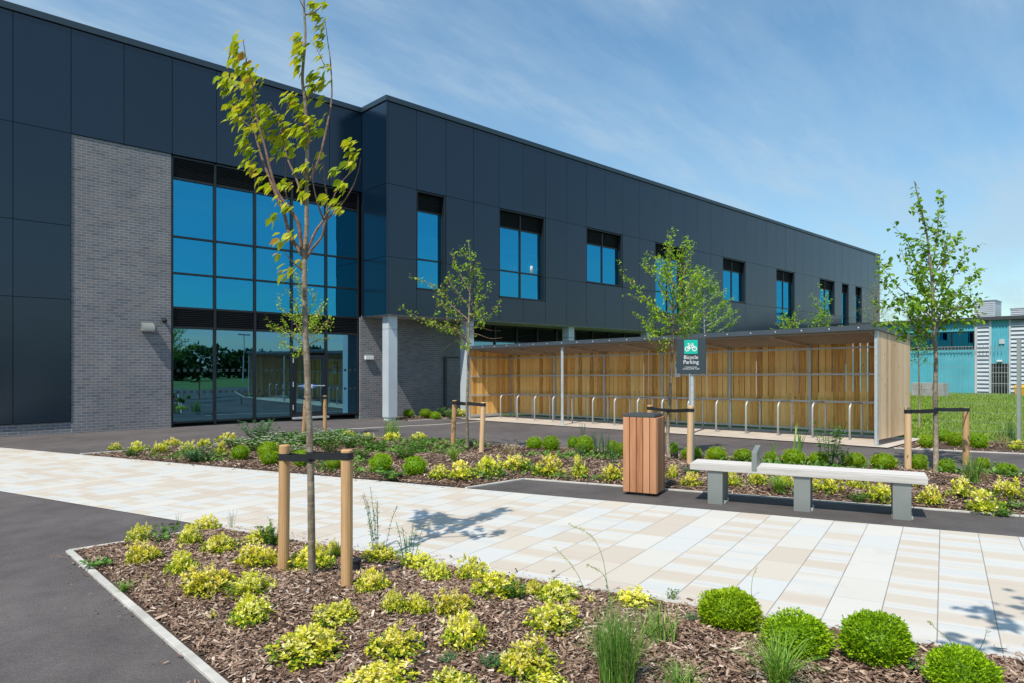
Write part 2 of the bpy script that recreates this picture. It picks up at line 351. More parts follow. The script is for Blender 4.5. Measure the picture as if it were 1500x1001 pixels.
M['t1leaf'] = leafmat('lime_yellow_tree_leaves', [(0, (.16,.30,.02)), (.4, (.36,.48,.028)), (.75, (.58,.60,.04)), (.93, (.68,.60,.08)), (1, (.55,.32,.07))], .42)
M['t2leaf'] = leafmat('fresh_green_tree_leaves', [(0, (.10,.22,.014)), (.5, (.23,.40,.022)), (.9, (.36,.50,.035)), (1, (.42,.34,.07))], .42)
M['t4leaf'] = leafmat('bright_green_maple_leaves', [(0, (.07,.19,.014)), (.5, (.16,.34,.022)), (1, (.27,.44,.04))], .4)
M['woodland'] = leafmat('dark_woodland_leaves', [(0, (.018,.04,.010)), (.6, (.04,.075,.018)), (1, (.075,.11,.03))], .2)
M['petal'] = pmat('white_petals', (.72,.72,.66), .6, 0, .05, 5, 20, 0)
M['turq'] = None
def ribbed(name, col, axis, freq, rough=.4):
    m, nt, N, L, b = newmat(name); p = wpos(nt)
    r = ramp(nt, [(.3, tuple(c*.9 for c in col)), (.7, tuple(c*1.1 for c in col))], noise(nt, p, 1, 4)); L.new(r.outputs[0], b.inputs['Base Color'])
    b.inputs['Roughness'].default_value = rough; return m
M['turq'] = ribbed('turquoise_profiled_sheet', (.10,.42,.52), 1, 3)
M['silver'] = ribbed('silver_louvre_sheet', (.42,.47,.53), 2, 3)
M['palegrey'] = ribbed('pale_grey_sheet', (.48,.52,.56), 2, 3)
M['cblock'] = pmat('grey_concrete_block', (.34,.34,.33), .9, 0, .2, 3, 60, .3)
M['yellow'] = pmat('yellow_plastic', (.75,.40,.02), .5, 0, .05, 3, 40, 0)
M['sign'] = pmat('charcoal_sign_panel', (.030,.048,.062), .45, 0, .04, 3, 40, 0)
M['teal'] = pmat('teal_sign_square', (.0,.44,.34), .45, 0, .02, 3, 40, 0)
M['blue'] = pmat('blue_sticker', (.02,.12,.45), .4, 0, .05, 5, 30, 0)
M['fencewire'] = pmat('grey_green_wire', (.30,.34,.32), .5, .2, .05, 5, 30, 0)
# ------------------------------------------------------------------ world, sun, camera
W = bpy.data.worlds.new('World'); SC.world = W; W.use_nodes = True; nt = W.node_tree; N, L = nt.nodes, nt.links
sunv = Vector((-.65, -.22, 1)).normalized(); el = math.asin(sunv.z); rot = math.atan2(sunv.x, sunv.y)
sky = N.new('ShaderNodeTexSky'); sky.sky_type = 'NISHITA'; sky.sun_disc = False
sky.sun_elevation = el; sky.sun_rotation = rot; sky.air_density = 1.0; sky.dust_density = .35; sky.ozone_density = 1.2; sky.altitude = 0
gen = N.new('ShaderNodeTexCoord').outputs['Generated']
sep = N.new('ShaderNodeSeparateXYZ'); L.new(gen, sep.inputs[0])
den = math_(nt, 'ADD', math_(nt, 'MAXIMUM', sep.outputs[2], 0.0), .18)
cmb = N.new('ShaderNodeCombineXYZ'); L.new(math_(nt, 'DIVIDE', sep.outputs[0], den), cmb.inputs[0]); L.new(math_(nt, 'DIVIDE', sep.outputs[1], den), cmb.inputs[1])
c1 = noise(nt, mapping(nt, cmb.outputs[0], (.8,2.6,1), (0,0,R(-38))), 1.25, 10, .64)
c2 = noise(nt, cmb.outputs[0], .55, 4, .5)
cf = math_(nt, 'ADD', math_(nt, 'MULTIPLY', c1, .62), math_(nt, 'MULTIPLY', c2, .38))
cl = ramp(nt, [(.40, (0,0,0)), (.50, (.35,.35,.35)), (.60, (1,1,1))], cf)
hz = math_(nt, 'POWER', math_(nt, 'SUBTRACT', 1.0, math_(nt, 'MAXIMUM', sep.outputs[2], 0.0)), 4.0)
skc = mix(nt, 1.0, sky.outputs[0], (.82,1.06,1.06), 'MULTIPLY'); skc = mix(nt, hz, skc, mix(nt, 1.0, skc, (.74,.64,.62), 'MULTIPLY'))
bgc = mix(nt, math_(nt, 'MULTIPLY', cl.outputs[0], .62), skc, (2.95,3.85,4.6))
bg = N['Background']; L.new(bgc, bg.inputs['Color']); bg.inputs['Strength'].default_value = .15
sd = bpy.data.lights.new('sun', 'SUN'); sd.energy = 4.2; sd.angle = R(.53); sd.color = (1, .93, .815)
so = bpy.data.objects.new('sun', sd); link(so); so.rotation_euler = sunv.to_track_quat('Z', 'Y').to_euler(); so.location = (-20, -10, 40)
cd = bpy.data.cameras.new('camera'); cam = bpy.data.objects.new('camera', cd); link(cam); SC.camera = cam
cd.sensor_width = 36; cd.lens = 24; cd.shift_y = 39.5/1500; cd.clip_end = 6000; cd.clip_start = .05
cam.location = (0, 0, HC); cam.rotation_euler = (R(90), 0, -AZ)
cam.rotation_euler = (R(90), 0, -math.atan2(CA, SA))
vs = SC.view_settings; vs.view_transform = 'Standard'; vs.look = 'None'; vs.exposure = .2; vs.gamma = 1
SC.cycles.max_bounces = 8; SC.cycles.transparent_max_bounces = 16; SC.cycles.use_denoising = True
# ------------------------------------------------------------------ ground sheets
def sheet(name, poly, dz, mat, step=1.0, uv=None, kind='structure', mound=None):
    bm = bmesh.new(); f = bm.faces.new([bm.verts.new((x, y, 0)) for x, y in poly])
    xs = [p[0] for p in poly]; ys = [p[1] for p in poly]
    for ax, lo, hi in ((0, min(xs), max(xs)), (1, min(ys), max(ys))):
        a = max(lo, -6); b = min(hi, 30); k = a+step*.5
        while k < b:
            co = (k, 0, 0) if ax == 0 else (0, k, 0); no = (1,0,0) if ax == 0 else (0,1,0)
            bmesh.ops.bisect_plane(bm, geom=bm.verts[:]+bm.edges[:]+bm.faces[:], plane_co=co, plane_no=no); k += step
    for v in bm.verts: v.co.z = gz(v.co.x, v.co.y)+dz+(mound(v.co.x, v.co.y) if mound else 0)
    if uv:
        ul = bm.loops.layers.uv.new('UVMap')
        for fc in bm.faces:
            for lp in fc.loops: lp[ul].uv = uv(lp.vert.co.x, lp.vert.co.y)
    bmesh.ops.recalc_face_normals(bm, faces=bm.faces[:])
    if bm.faces[0].normal.z < 0: bmesh.ops.reverse_faces(bm, faces=bm.faces[:])
    me = bpy.data.meshes.new(name); bm.to_mesh(me); bm.free(); me.materials.append(mat)
    o = bpy.data.objects.new(name, me); link(o); return tag(o, kind=kind)
En = lambda y: 1.32+(11.42-y)*.3071        # near edge of the paved path
Ef = lambda y: 2.09+(18.06-y)*.3527        # far edge
Rb = lambda y: 9.9+(11.1-y)*.321           # rear edge of the middle bed
Pk = lambda y: 7.03+(7.15-y)*.366          # rear edge of the bench pad
sheet('ground', [(-900,-900),(900,-900),(900,900),(-900,900)], -.012, M['grass'], 1.5)
fx = lambda y: 17.45+(4.85-y)*.35
sheet('asphalt', [(-40,-14),(fx(-14),-14),(fx(4.85),4.85),(17.6,4.9),(17.6,22),(-40,22)], 0, M['asphalt'])
ang = R(17.3); ax_ = R(14.2)
def puv(x, y):      # along = path direction, across at 14.2 deg
    pd = (math.sin(ang), -math.cos(ang)); ac = (math.cos(ax_), math.sin(ax_))
    det = pd[0]*ac[1]-pd[1]*ac[0]
    return ((x*ac[1]-y*ac[0])/det+.035, (pd[0]*y-pd[1]*x)/det)
sheet('paved_path', [(En(20.9),20.9),(En(-6),-6),(Ef(-6),-6),(Ef(20.9),20.9)], .006, M['paving'], uv=puv)
sheet('bench_pad', [(5.94,7.15),(7.03,7.15),(Pk(-4),-4),(Ef(-4),-4)], .004, M['asphalt2'])
NB = [(1.35,7.10),(2.60,7.10),(En(-1),-1),(1.35,-1)]
FB = [(3.06,15.3),(5.96,7.2),(7.05,7.2),(Pk(-4)+.03,-4),(Rb(-4),-4),(Rb(15.3),15.3)]
RB = [(15.2,4.72),(17.3,4.78),(fx(-4)-.1,-4),(18.02,-4)]
BB = [(13.35,19.15),(17.6,19.25),(17.6,20.9),(13.35,20.9)]
def edge_dist(poly, x, y):
    d = 1e9; inside = False; n = len(poly)
    for i in range(n):
        x0, y0 = poly[i]; x1, y1 = poly[(i+1)%n]; dx, dy = x1-x0, y1-y0
        t = max(0, min(1, ((x-x0)*dx+(y-y0)*dy)/(dx*dx+dy*dy))); d = min(d, math.hypot(x-x0-t*dx, y-y0-t*dy))
        if (y0 > y) != (y1 > y) and x < x0+(y-y0)*dx/dy: inside = not inside
    return d if inside else -d
def mnd(poly):
    def f(x, y):
        e = max(0, edge_dist(poly, x, y)); return .05*smooth(e/.7)+.018*math.sin(x*3.1+y*1.7)*smooth(e/.5)+.012*math.sin(x*7.3-y*5.9)*smooth(e/.4)
    return f
BEDS = [(NB, 'mulch_bed'), (FB, 'mulch_bed'), (RB, 'mulch_bed'), (BB, 'mulch_bed')]
for k, (poly, nm) in enumerate(BEDS): sheet(nm, poly, .010, M['soil'], .4 if k < 2 else .7, mound=mnd(poly))
def bedz(x, y):
    for poly, _ in BEDS:
        if edge_dist(poly, x, y) > 0: return gz(x, y)+.010+mnd(poly)(x, y)
    return gz(x, y)
sheet('shelter_slab', [(15.02,4.80),(17.62,4.86),(17.62,18.55),(15.02,18.5)], .020, M['slab'])
def kerb(pts, w=.05, h=.03, mat='kerb'):
    mb = MB()
    for (x0, y0), (x1, y1) in zip(pts[:-1], pts[1:]):
        L_ = math.hypot(x1-x0, y1-y0); n = max(1, int(L_/.92)); nx, ny = -(y1-y0)/L_*w/2, (x1-x0)/L_*w/2
        for i in range(n):
            a, b = i/n, (i+1)/n; g = .003/L_
            j = random.uniform(-.003, .003)
            p = [(x0+(x1-x0)*t, y0+(y1-y0)*t) for t in (a+g, b-g)]
            q = [(p[0][0]-nx+j,p[0][1]-ny),(p[1][0]-nx+j,p[1][1]-ny),(p[1][0]+nx+j,p[1][1]+ny),(p[0][0]+nx+j,p[0][1]+ny)]
            mb.hexa([(x,y,gz(x,y)-.05) for x,y in q]+[(x,y,gz(x,y)+h) for x,y in q])
    return tag(mb.build('kerb_edging', M[mat], bevel=.004), kind='structure')
kerb([(1.32,-1),(1.32,7.13),(2.62,7.13)], .052, .02)
kerb([(En(7.05)+.0,7.05),(En(-1),-1)], .05, .022)
kerb([(3.02,15.35),(8.5,15.35)], .05, .03)
kerb([(5.93,7.17),(7.05,7.17),(Pk(-4),-4)], .045, .022)
kerb([(Rb(15.3),15.3),(Rb(-4),-4)], .05, .02)
kerb([(15.15,4.72),(17.98,-4)], .05, .022)
kerb([(13.3,19.1),(17.6,19.2)], .05, .02)
kerb([(8.9,16.9),(15.0,17.15)], .10, .006)
# mulch chips
def chips(poly, dens, fall=None, box=None):
    xs = [p[0] for p in poly]; ys = [p[1] for p in poly]
    x0, x1, y0, y1 = box or (min(xs), max(xs), min(ys), max(ys)); n = int((x1-x0)*(y1-y0)*dens); out = []
    P = np.stack([rng.uniform(x0, x1, n), rng.uniform(y0, y1, n)], 1); d = CA*P[:,0]+SA*P[:,1]; r = SA*P[:,0]-CA*P[:,1]
    P = P[(d > 3.0) & (np.abs(r)/np.maximum(d, .1) < .80)]; d = CA*P[:,0]+SA*P[:,1]
    if fall: P = P[rng.uniform(0, 1, len(P)) < np.minimum(1, (fall/np.maximum(d, .1))**1.6)]
    for x, y in P:
        e = edge_dist(poly, x, y)
        if e > .02: out.append((x, y, bedz_p(poly, x, y)))
    return np.array(out)
def bedz_p(poly, x, y): return gz(x, y)+.010+mnd(poly)(x, y)
def chip_mesh(P, smin, smax):
    n = len(P); acc = Acc(); a = rng.uniform(0, 2*np.pi, n)
    D = np.stack([np.cos(a), np.sin(a), rng.normal(0, .28, n)], 1); Nn = unit(np.stack([rng.normal(0,.42,n), rng.normal(0,.42,n), np.ones(n)], 1))
    S = rng.uniform(smin, smax, n)*rng.choice([.5,.7,1,1,1.8], n); Wd = np.minimum(S*rng.uniform(.12, .5, n), rng.uniform(.005, .02, n))
    P = P.copy(); P[:,2] += rng.uniform(.002, .022, n)
    t = np.clip(rng.beta(1.6, 2.2, n)+ (rng.uniform(0,1,n) > .965)*.4, 0, 1)
    acc.leaves(CHIP, P, D, Nn, S, t, Wd); return acc.mesh('mulch_chips', M['chips'])
for poly, dens, fall, s in ((NB, 9500, 6.0, (.015,.046)), (FB, 2100, 9.0, (.028,.07)), (RB, 500, 20, (.04,.08)), (BB, 200, 30, (.05,.1))):
    P = chips(poly, dens, fall)
    tag(link(bpy.data.objects.new('mulch_chips', chip_mesh(P, *s))), 'loose brown bark chips spread over the planting bed', 'bark mulch', kind='stuff')
# ------------------------------------------------------------------ office building
def adopt(o, root):                     # parts authored in world coordinates
    o.matrix_parent_inverse = root.matrix_basis.inverted(); return o
YL, YR, XC = 21.0, 19.44, 12.65
bld = thing('office_building', (XC, YR, 0), 'two storey office block clad in dark anthracite panels with blue glass and grey brick', 'building')
def part(mb, name, mat, root=bld, **k):
    o = mb.build(name, mat, root, **k)
    if root.type == 'EMPTY': adopt(o, root)
    return o
def panelY(mb, x0, x1, z0, z1, Y, g=.007):
    j = [random.uniform(-.0035, .0035) for _ in range(4)]; t = random.random()
    x0 += g; x1 -= g; z0 += g; z1 -= g
    mb.hexa([(x0,Y+j[0],z0),(x1,Y+j[1],z0),(x1,Y+.04,z0),(x0,Y+.04,z0),(x0,Y+j[2],z1),(x1,Y+j[3],z1),(x1,Y+.04,z1),(x0,Y+.04,z1)], t)
ZT, ZC = 10.56, 10.74
XL = [2.69+1.245*k for k in range(-8, 9)]; XL[-1] = XC-.005
mb = MB()
for a, b in zip(XL[:-1], XL[1:]):
    panelY(mb, a, b, 7.78, ZT-.02, YL)
    if b < 4.0:
        for z0, z1 in ((.2, 3.41), (3.41, 5.35), (5.35, 7.78)): panelY(mb, a, b, z0, z1, YL)
o = part(mb, 'left_cladding', M['panel'])
mb = MB(); mb.box(-7.27, 3.93, YL+.045, YL+.30, .22, ZT, 0); mb.box(3.93, XC, YL+.045, YL+.30, 7.79, ZT, 0)
mb.box(XC+.045, XC+.30, YR+.1, YL+.3, 3.46, ZT, 0)
o = part(mb, 'joint_backing', M['dark'])
JX = lambda k: 13.87+1.292*k
WIN = [(0,1,1),(3,5,1),(7,9,0),(11,13,1),(16,18,0),(21,23,1),(26,28,0),(29,30,1),(31,32,1)]
XE = JX(35)
def inwin(k):
    for a, b, tall in WIN:
        if a <= k < b: return 1+tall
    return 0
mb = MB()
for k in range(-1, 35):
    a, b = (XC+.06, JX(0)) if k < 0 else (JX(k), JX(k+1)); w = inwin(k)
    panelY(mb, a, b, 7.80, ZT-.02, YR)
    if w == 0: panelY(mb, a, b, 5.36, 7.80, YR)
    panelY(mb, a, b, 3.405, 4.35 if w == 2 else 5.36, YR)
mb.box(XC-.002, XC+.055, YR-.003, YR+.05, 3.405, ZT-.02, .6)     # corner trim
part(mb, 'main_cladding', M['panel'])
mb = MB()
for z0, z1 in ((3.405, 5.36), (5.36, 7.80), (7.80, ZT-.02)):
    g = .007; t = random.random()
    mb.hexa([(XC,YR+.06,z0+g),(XC,YL-.06,z0+g),(XC+.04,YL-.06,z0+g),(XC+.04,YR+.06,z0+g),(XC,YR+.06,z1-g),(XC,YL-.06,z1-g),(XC+.04,YL-.06,z1-g),(XC+.04,YR+.06,z1-g)], t)
mb.box(XC-.002, XC+.04, YL-.05, YL-.005, 3.405, ZT-.02, .9)
part(mb, 'return_cladding', M['panel'])
mb = MB()                                # backing behind the main cladding, with window holes
def backY(x0, x1, z0, z1): mb.box(x0, x1, YR+.045, YR+.23, z0, z1, 0)
backY(XC+.3, XE, 7.81, ZT); backY(XC+.3, XE, 3.46, 4.34)
xs = XC+.3
for a, b, tall in WIN:
    backY(xs, JX(a), 4.34, 7.81)
    if not tall: backY(JX(a), JX(b), 4.34, 5.37)
    xs = JX(b)
backY(xs, XE, 4.34, 7.81)
part(mb, 'joint_backing', M['dark'])
mb = MB()                                # coping, mitred around the corner
mb.box(-7.3, XC-.04, YL-.04, YL+.3, ZT, ZC); mb.box(XC-.04, XC+.3, YR-.04, YL+.3, ZT, ZC); mb.box(XC+.3, XE+.04, YR-.04, YR+.3, ZT, ZC)
mb.box(XE-.3, XE+.04, YR+.3, 45, ZT, ZC)
part(mb, 'parapet_coping', M['coping'], bevel=.01)
mb = MB(); mb.box(-7.2, XC+.2, YL+.3, 45, 10.25, 10.5); mb.box(XC+.2, XE-.02, YR+.3, 45, 10.25, 10.5); part(mb, 'roof', M['bin_metal'])
mb = MB(); mb.box(XE-.25, XE-.01, YR+.24, 45, -.4, ZT); mb.box(-7.25, -7.0, YL+.31, 45, -.4, ZT); mb.box(-7, XE-.3, 44.7, 44.9, -.4, 10.2); part(mb, 'end_wall', M['panel'])
mb = MB(); mb.box(-6.9, XC+.3, YL+1.7, YL+1.9, -.3, 10.2); mb.box(XC+.32, XE-.3, YR+1.5, YR+1.54, 3.46, 10.2); mb.box(XC+.3, XE-.3, YL+1.6, YL+1.8, -.3, 3.42)
mb.box(3.9, XC+.3, YL+.35, YL+1.7, 3.30, 3.42); part(mb, 'interior', M['room'])
mb = MB(); mb.box(XC+.01, XE-.3, YR+.005, YL+.05, 3.400, 3.45); part(mb, 'soffit', M['soffit'])
# brickwork
mb = MB(); mb.box(3.945, 6.40, YL+.026, YL+.35, -.35, 7.77); mb.box(-7.2, 3.945, YL+.045, YL+.35, -.35, .19)
mb.box(3.95, 6.40, YL+.020, YL+.026, -.35, .16)
part(mb, 'brick_wall', M['brick']); mb = MB(); mb.box(12.585, 17.7, YL, YL+.35, -.35, 3.39); part(mb, 'brick_wall', M['brick'])
# glazed entrance wall
def curtain(name, MX, TZ, Y, louv, door=None):
    fr = MB(); w = .035
    for x in MX: fr.box(x-w, x+w, Y-.06, Y+.06, -.06, TZ[-1])
    for a, b in zip(MX[:-1], MX[1:]):
        for z in TZ: 
            if door and abs(a-door) < .01 and z < .1: continue
            fr.box(a+w, b-w, Y-.045, Y+.045, z-.03, z+.03)
    cw = part(fr, name, M['frame'], bevel=.004)
    for a, b in zip(MX[:-1], MX[1:]):
        for z0, z1 in zip(TZ[:-1], TZ[1:]):
            if (z0, z1) in louv:
                l = MB(); l.box(a+w, b-w, Y+.03, Y+.04, z0+.03, z1-.03)
                n = int((z1-z0-.06)/.055)
                for i in range(n):
                    zz = z0+.035+i*.055; l.hexa([(a+w,Y-.035,zz),(b-w,Y-.035,zz),(b-w,Y+.02,zz+.035),(a+w,Y+.02,zz+.035),(a+w,Y-.035,zz+.008),(b-w,Y-.035,zz+.008),(b-w,Y+.02,zz+.043),(a+w,Y+.02,zz+.043)])
                l.build('louvre', M['louvre'], cw); continue
            if door and abs(a-door) < .01 and z0 < .1: z0 = 2.08
            p = MB(); j = [random.uniform(-.003,.003) for _ in range(4)]
            p.add([(a+w,Y+j[0],z0+.03),(b-w,Y+j[1],z0+.03),(b-w,Y+j[2],z1-.03),(a+w,Y+j[3],z1-.03)], [(0,1,2,3)])
            p.build('pane', M['glass_low' if z1 < 2.9 else 'glass'], cw)
    return cw
MX = [6.44, 7.655, 8.88, 10.10, 11.33, 12.545]; TZ = [.03, 2.79, 3.37, 4.37, 5.43, 7.12, 7.74]
cw = curtain('curtain_wall', MX, TZ, YL+.12, [(2.79, 3.37), (7.12, 7.74)], 10.10)
mkm = pmat('frosted_marker', (.02,.045,.05), .5, 0, .05, 5, 20, 0); mk0 = None
for z in (1.50, .86):
    for a, b in zip(MX[:-1], MX[1:]):
        if a == 10.10: continue
        for i in range(6):
            if mk0 is None:
                mb = MB(); mb.box(0, .085, -.002, .002, 0, .085); mk0 = mb.build('safety_marker', mkm, cw); m_ = mk0
            else: m_ = mk0.copy(); COL.objects.link(m_); m_.parent = cw
            m_.location = (a+.14+i*.185, YL+.114, z)
mb = MB(); D0, D1 = 10.14, 11.29; Yd = YL+.10                     # door leaf
for x0, x1, z0, z1 in ((D0,D0+.11,.01,2.05),(D1-.11,D1,.01,2.05),(D0+.11,D1-.11,.01,.17),(D0+.11,D1-.11,1.94,2.05)): mb.box(x0, x1, Yd-.04, Yd+.03, z0, z1)
door = part(mb, 'door', M['frame'], bevel=.004)
mb = MB(); mb.add([(D0+.11,Yd,.17),(D1-.11,Yd,.17),(D1-.11,Yd,1.94),(D0+.11,Yd,1.94)], [(0,1,2,3)]); mb.build('pane', M['glass_low'], door)
mb = MB(); mb.tube([(D0+.2,Yd-.08,1.02),(D1-.05,Yd-.08,1.02)], .016); mb.box(D1-.1,D1-.06,Yd-.08,Yd-.04,1.0,1.04); mb.box(D0+.2,D0+.23,Yd-.08,Yd-.003,1.0,1.04); mb.build('handle', M['galv'], door)
for z in (.25, 1.0, 1.78): mb = MB(); mb.tube([(D0-.008,Yd-.055,z),(D0-.008,Yd-.055,z+.16)], .016); mb.build('hinge', M['galv'], door)
mb = MB()
for x in (D0+.27, D0+.50, D0+.70): mb.box(x, x+.10, Yd-.006, Yd-.002, .93, 1.08)
mb.build('door_sticker', M['blue'], door)
mb = MB()
for x in (D0+.38, D0+.61): mb.box(x, x+.09, Yd-.006, Yd-.002, .95, 1.07)
mb.build('door_sticker', M['white'], door)
mb = MB(); mb.box(10.10, 11.33, YL-.12, YL+.06, -.05, .008); part(mb, 'threshold', M['galv'])
UX = [17.75+1.25*i for i in range(12)]
curtain('undercroft_glazing', UX, [.03, 1.4, 2.72, 3.38], YL+.10, [(2.72, 3.38)])
mb = MB(); mb.box(UX[-1]+.04, XE-.3, YL, YL+.3, -.35, 3.39); part(mb, 'undercroft_wall', M['panel'])
# windows in the upper floor
for a, b, tall in WIN:
    x0, x1 = JX(a)+.01, JX(b)-.01; zb, zt = (4.37 if tall else 5.40), 7.79; Y = YR+.20
    f = MB(); w = .045
    f.box(x0, x0+w, YR+.01, Y+.05, zb, zt); f.box(x1-.075, x1, YR+.01, Y+.05, zb, zt)
    f.box(x0+w, x1-.075, YR-.012, Y+.05, zb-.02, zb+.035); f.box(x0+w, x1-.075, YR+.03, Y+.05, zt-.05, zt)
    xm = [x0+w, x1-.075] if b-a == 1 else [x0+w, (x0+x1)/2, x1-.075]
    for x in xm[1:-1]: f.box(x-.03, x+.03, Y-.04, Y+.05, zb+.035, zt-.05)
    rows = [(zb+.035, 5.40), (5.46, 7.10)] if tall else [(zb+.035, 7.10)]
    def cells():
        for i in range(len(xm)-1): yield xm[i]+(.03 if i else 0), xm[i+1]-(.03 if i < len(xm)-2 else 0)
    for c0, c1 in cells():
        f.box(c0, c1, Y-.03, Y+.05, 7.10, 7.15)
        if tall: f.box(c0, c1, Y-.03, Y+.05, 5.40, 5.46)
    wo = part(f, 'window', M['frame'], bevel=.003)
    for c0, c1 in cells():
        l = MB(); l.box(c0, c1, Y+.03, Y+.04, 7.15, zt-.05)
        for i in range(10): zz = 7.155+i*.058; l.hexa([(c0,Y-.03,zz),(c1,Y-.03,zz),(c1,Y+.02,zz+.035),(c0,Y+.02,zz+.035),(c0,Y-.03,zz+.008),(c1,Y-.03,zz+.008),(c1,Y+.02,zz+.043),(c0,Y+.02,zz+.043)])
        l.build('louvre', M['louvre'], wo)
        for z0, z1 in rows:
            p = MB(); j = [random.uniform(-.0025,.0025) for _ in range(4)]
            p.add([(c0,Y+j[0],z0),(c1,Y+j[1],z0),(c1,Y+j[2],z1),(c0,Y+j[3],z1)], [(0,1,2,3)]); p.build('pane', M['glass'], wo)
    l = MB(); l.box(x0+.1, x1-.25, Y+.07, Y+.10, 6.20, 6.25); l.box(x1-.20, x1-.12, Y+.07, Y+.10, zb+.1, 6.20); l.build('inner_rail', M['white'], wo)
# columns
for k in range(6):
    x = XC+.18+(0 if k == 0 else 3.42+5.69*(k-1)); y = 19.60; mb = MB()
    zg = gz(x, y)-.06
    mb.box(x, x+.36, y, y+.37, zg+.16, 2.93); mb.box(x, x+.36, y, y+.37, 2.94, 3.398); mb.box(x+.03, x+.33, y+.03, y+.34, zg, zg+.16)
    part(mb, 'column', M['column'], bevel=.006)
mb = MB(); mb.box(16.25, 16.36, YL-.09, YL-.004, -.1, 2.06); mb.box(16.36, 17.0, YL-.03, YL-.004, 2.0, 2.06); part(mb, 'service_panel', M['bin_metal'], bevel=.005)
# fittings on the walls
x, z = Xat(215, YL+.026), 2.77
t = thing('wall_light', (x, YL+.026, z), 'grey half round wall light on the sunlit brick panel left of the entrance glass', 'wall light')
mb = MB(); n = 10; prof = [(-.24*math.sin(i/n*math.pi/2), .12-.24*(1-math.cos(i/n*math.pi/2))) for i in range(n+1)]+[(0,-.12)]
vsx = [(-.15, a, b) for a, b in prof]+[(.15, a, b) for a, b in prof]; k = len(prof)
mb.add(vsx, [tuple(range(k)), tuple(range(2*k-1,k-1,-1))]+[(i,k+i,k+(i+1)%k,(i+1)%k) for i in range(k)]); mb.build('housing', M['leg_metal'], t)
mb = MB(); mb.box(-.12,.12,-.20,-.02,-.128,-.121); mb.build('lens', M['white'], t)
t = thing('security_camera', (Xat(239, YL+.026), YL+.026, 2.98), 'small black dome camera on brick beside the top of the entrance glass', 'security camera')
mb = MB(); mb.box(-.04,.04,-.12,0,.0,.05); mb.build('bracket', M['black'], t, bevel=.005)
bm = MB(); bm.tube([(0,-.12,.02),(0,-.12,0),(0,-.12,-.04),(0,-.12,-.07),(0,-.12,-.085)], [.06,.07,.066,.045,.01], 14); bm.build('dome', M['black'], t, smooth=True)
t = thing('wall_light', (Xat(539, YL), YL, 1.98), 'white box shaped wall light on the brick just right of the entrance glass', 'wall light')
mb = MB(); mb.box(-.17,.17,-.13,-.03,-.07,.07); mb.build('housing', M['white'], t, bevel=.012)
mb = MB(); mb.box(-.08,.08,-.03,0,-.05,.05); mb.build('bracket', M['leg_metal'], t)
# bottles behind the second window
x0, x1 = JX(3)+.055, JX(5)-.085
for i, (px, h, r, lab) in enumerate(((747,.42,.06,'slim white bottle on the sill behind the second upper window, leftmost'),(754,.22,.07,'short white jar on the sill beside the slim bottle behind the upper window'),(765.5,.72,.05,'tall thin white bottle on the sill just right of the window mullion'),(776,.48,.14,'broad round shouldered white flask in the middle of the right hand pane'),(787,.40,.09,'white bottle at the right jamb of the second upper window'))):
    x = Xat(px, YR+.31); mb = MB()
    mb.tube([(0,0,0),(0,0,h*.55),(0,0,h*.68),(0,0,h*.75),(0,0,h*.92),(0,0,h)], [r,r,r*.75,r*.35,r*.35,r*.45], 14)
    o = mb.build('bottle', M['white'], smooth=True, loc=(x, YR+.31, 5.47)); tag(o, lab, 'bottle', 'containers behind the upper window')
mb = MB(); mb.box(JX(3), JX(5), YR+.26, YR+.6, 5.43, 5.468); part(mb, 'window_shelf', M['white'])
# ------------------------------------------------------------------ bicycle shelter
XS, XB, Y0, Y1 = 15.27, 17.35, 5.09, 18.30
zs = lambda y: gz(15.5, y)+.02
sh = thing('bicycle_shelter', (XS, Y0, zs(Y0)), 'long open fronted bicycle shelter with larch board back and galvanised frame', 'bicycle shelter')
for i, y in enumerate((Y0+4.40, Y0+8.81)):
    mb = MB(); z = zs(y); mb.tube([(XS,y,z),(XS,y,z+2.34)], .047, 14); mb.box(XS-.09,XS+.09,y-.09,y+.09,z-.01,z+.012); part(mb, 'front_post', M['galv'], sh)
for y in (Y0, Y1):
    mb = MB(); z = zs(y); mb.box(XS-.035, XS+.055, y-.03, y+.03, z, z+2.42)
    for q in range(9): mb.tube([(XS+.01,y-.036,z+.12+q*.28),(XS+.01,y-.030,z+.12+q*.28)], .012, 6)
    part(mb, 'front_post', M['galv'], sh, bevel=.004)
RY = [Y0+.03+2.195*i for i in range(7)]
for y in RY:
    mb = MB(); z = zs(y); mb.box(XB-.10, XB-.04, y-.03, y+.03, z, z+2.20); part(mb, 'rear_post', M['galv'], sh, bevel=.004)
mb = MB()
for h in (.12, .81, 1.48, 2.12):
    mb.beam((XB-.125, Y0, zs(Y0)+h), (XB-.125, Y1, zs(Y1)+h), .035, .045)
    mb.beam((XS+.06, Y1-.06, zs(Y1)+h), (XB-.13, Y1-.06, zs(Y1)+h), .035, .045)
part(mb, 'rails', M['galv'], sh)
mb = MB(); y = Y0+.06
while y < Y1-.1:
    w = .142; z = zs(y); top = z+2.24; bot = z+.14+random.uniform(-.004,.004); j = random.uniform(-.004,.004)
    mb.box(XB-.03+j, XB-.008+j, y, y+w, bot, top, random.random()); y += w+random.uniform(.016,.030)
part(mb, 'back_boards', M['boards'], sh)
mb = MB(); x = XS+.07
while x < XB-.12:
    w = .125; z = zs(Y1); f = (x-XS)/(XB-XS); mb.box(x, x+w, Y1-.028, Y1-.006, z+.14, z+2.40-.14*f, random.random()); x += w+.012
part(mb, 'end_boards', M['boards'], sh)
mb = MB(); x = XS+.06
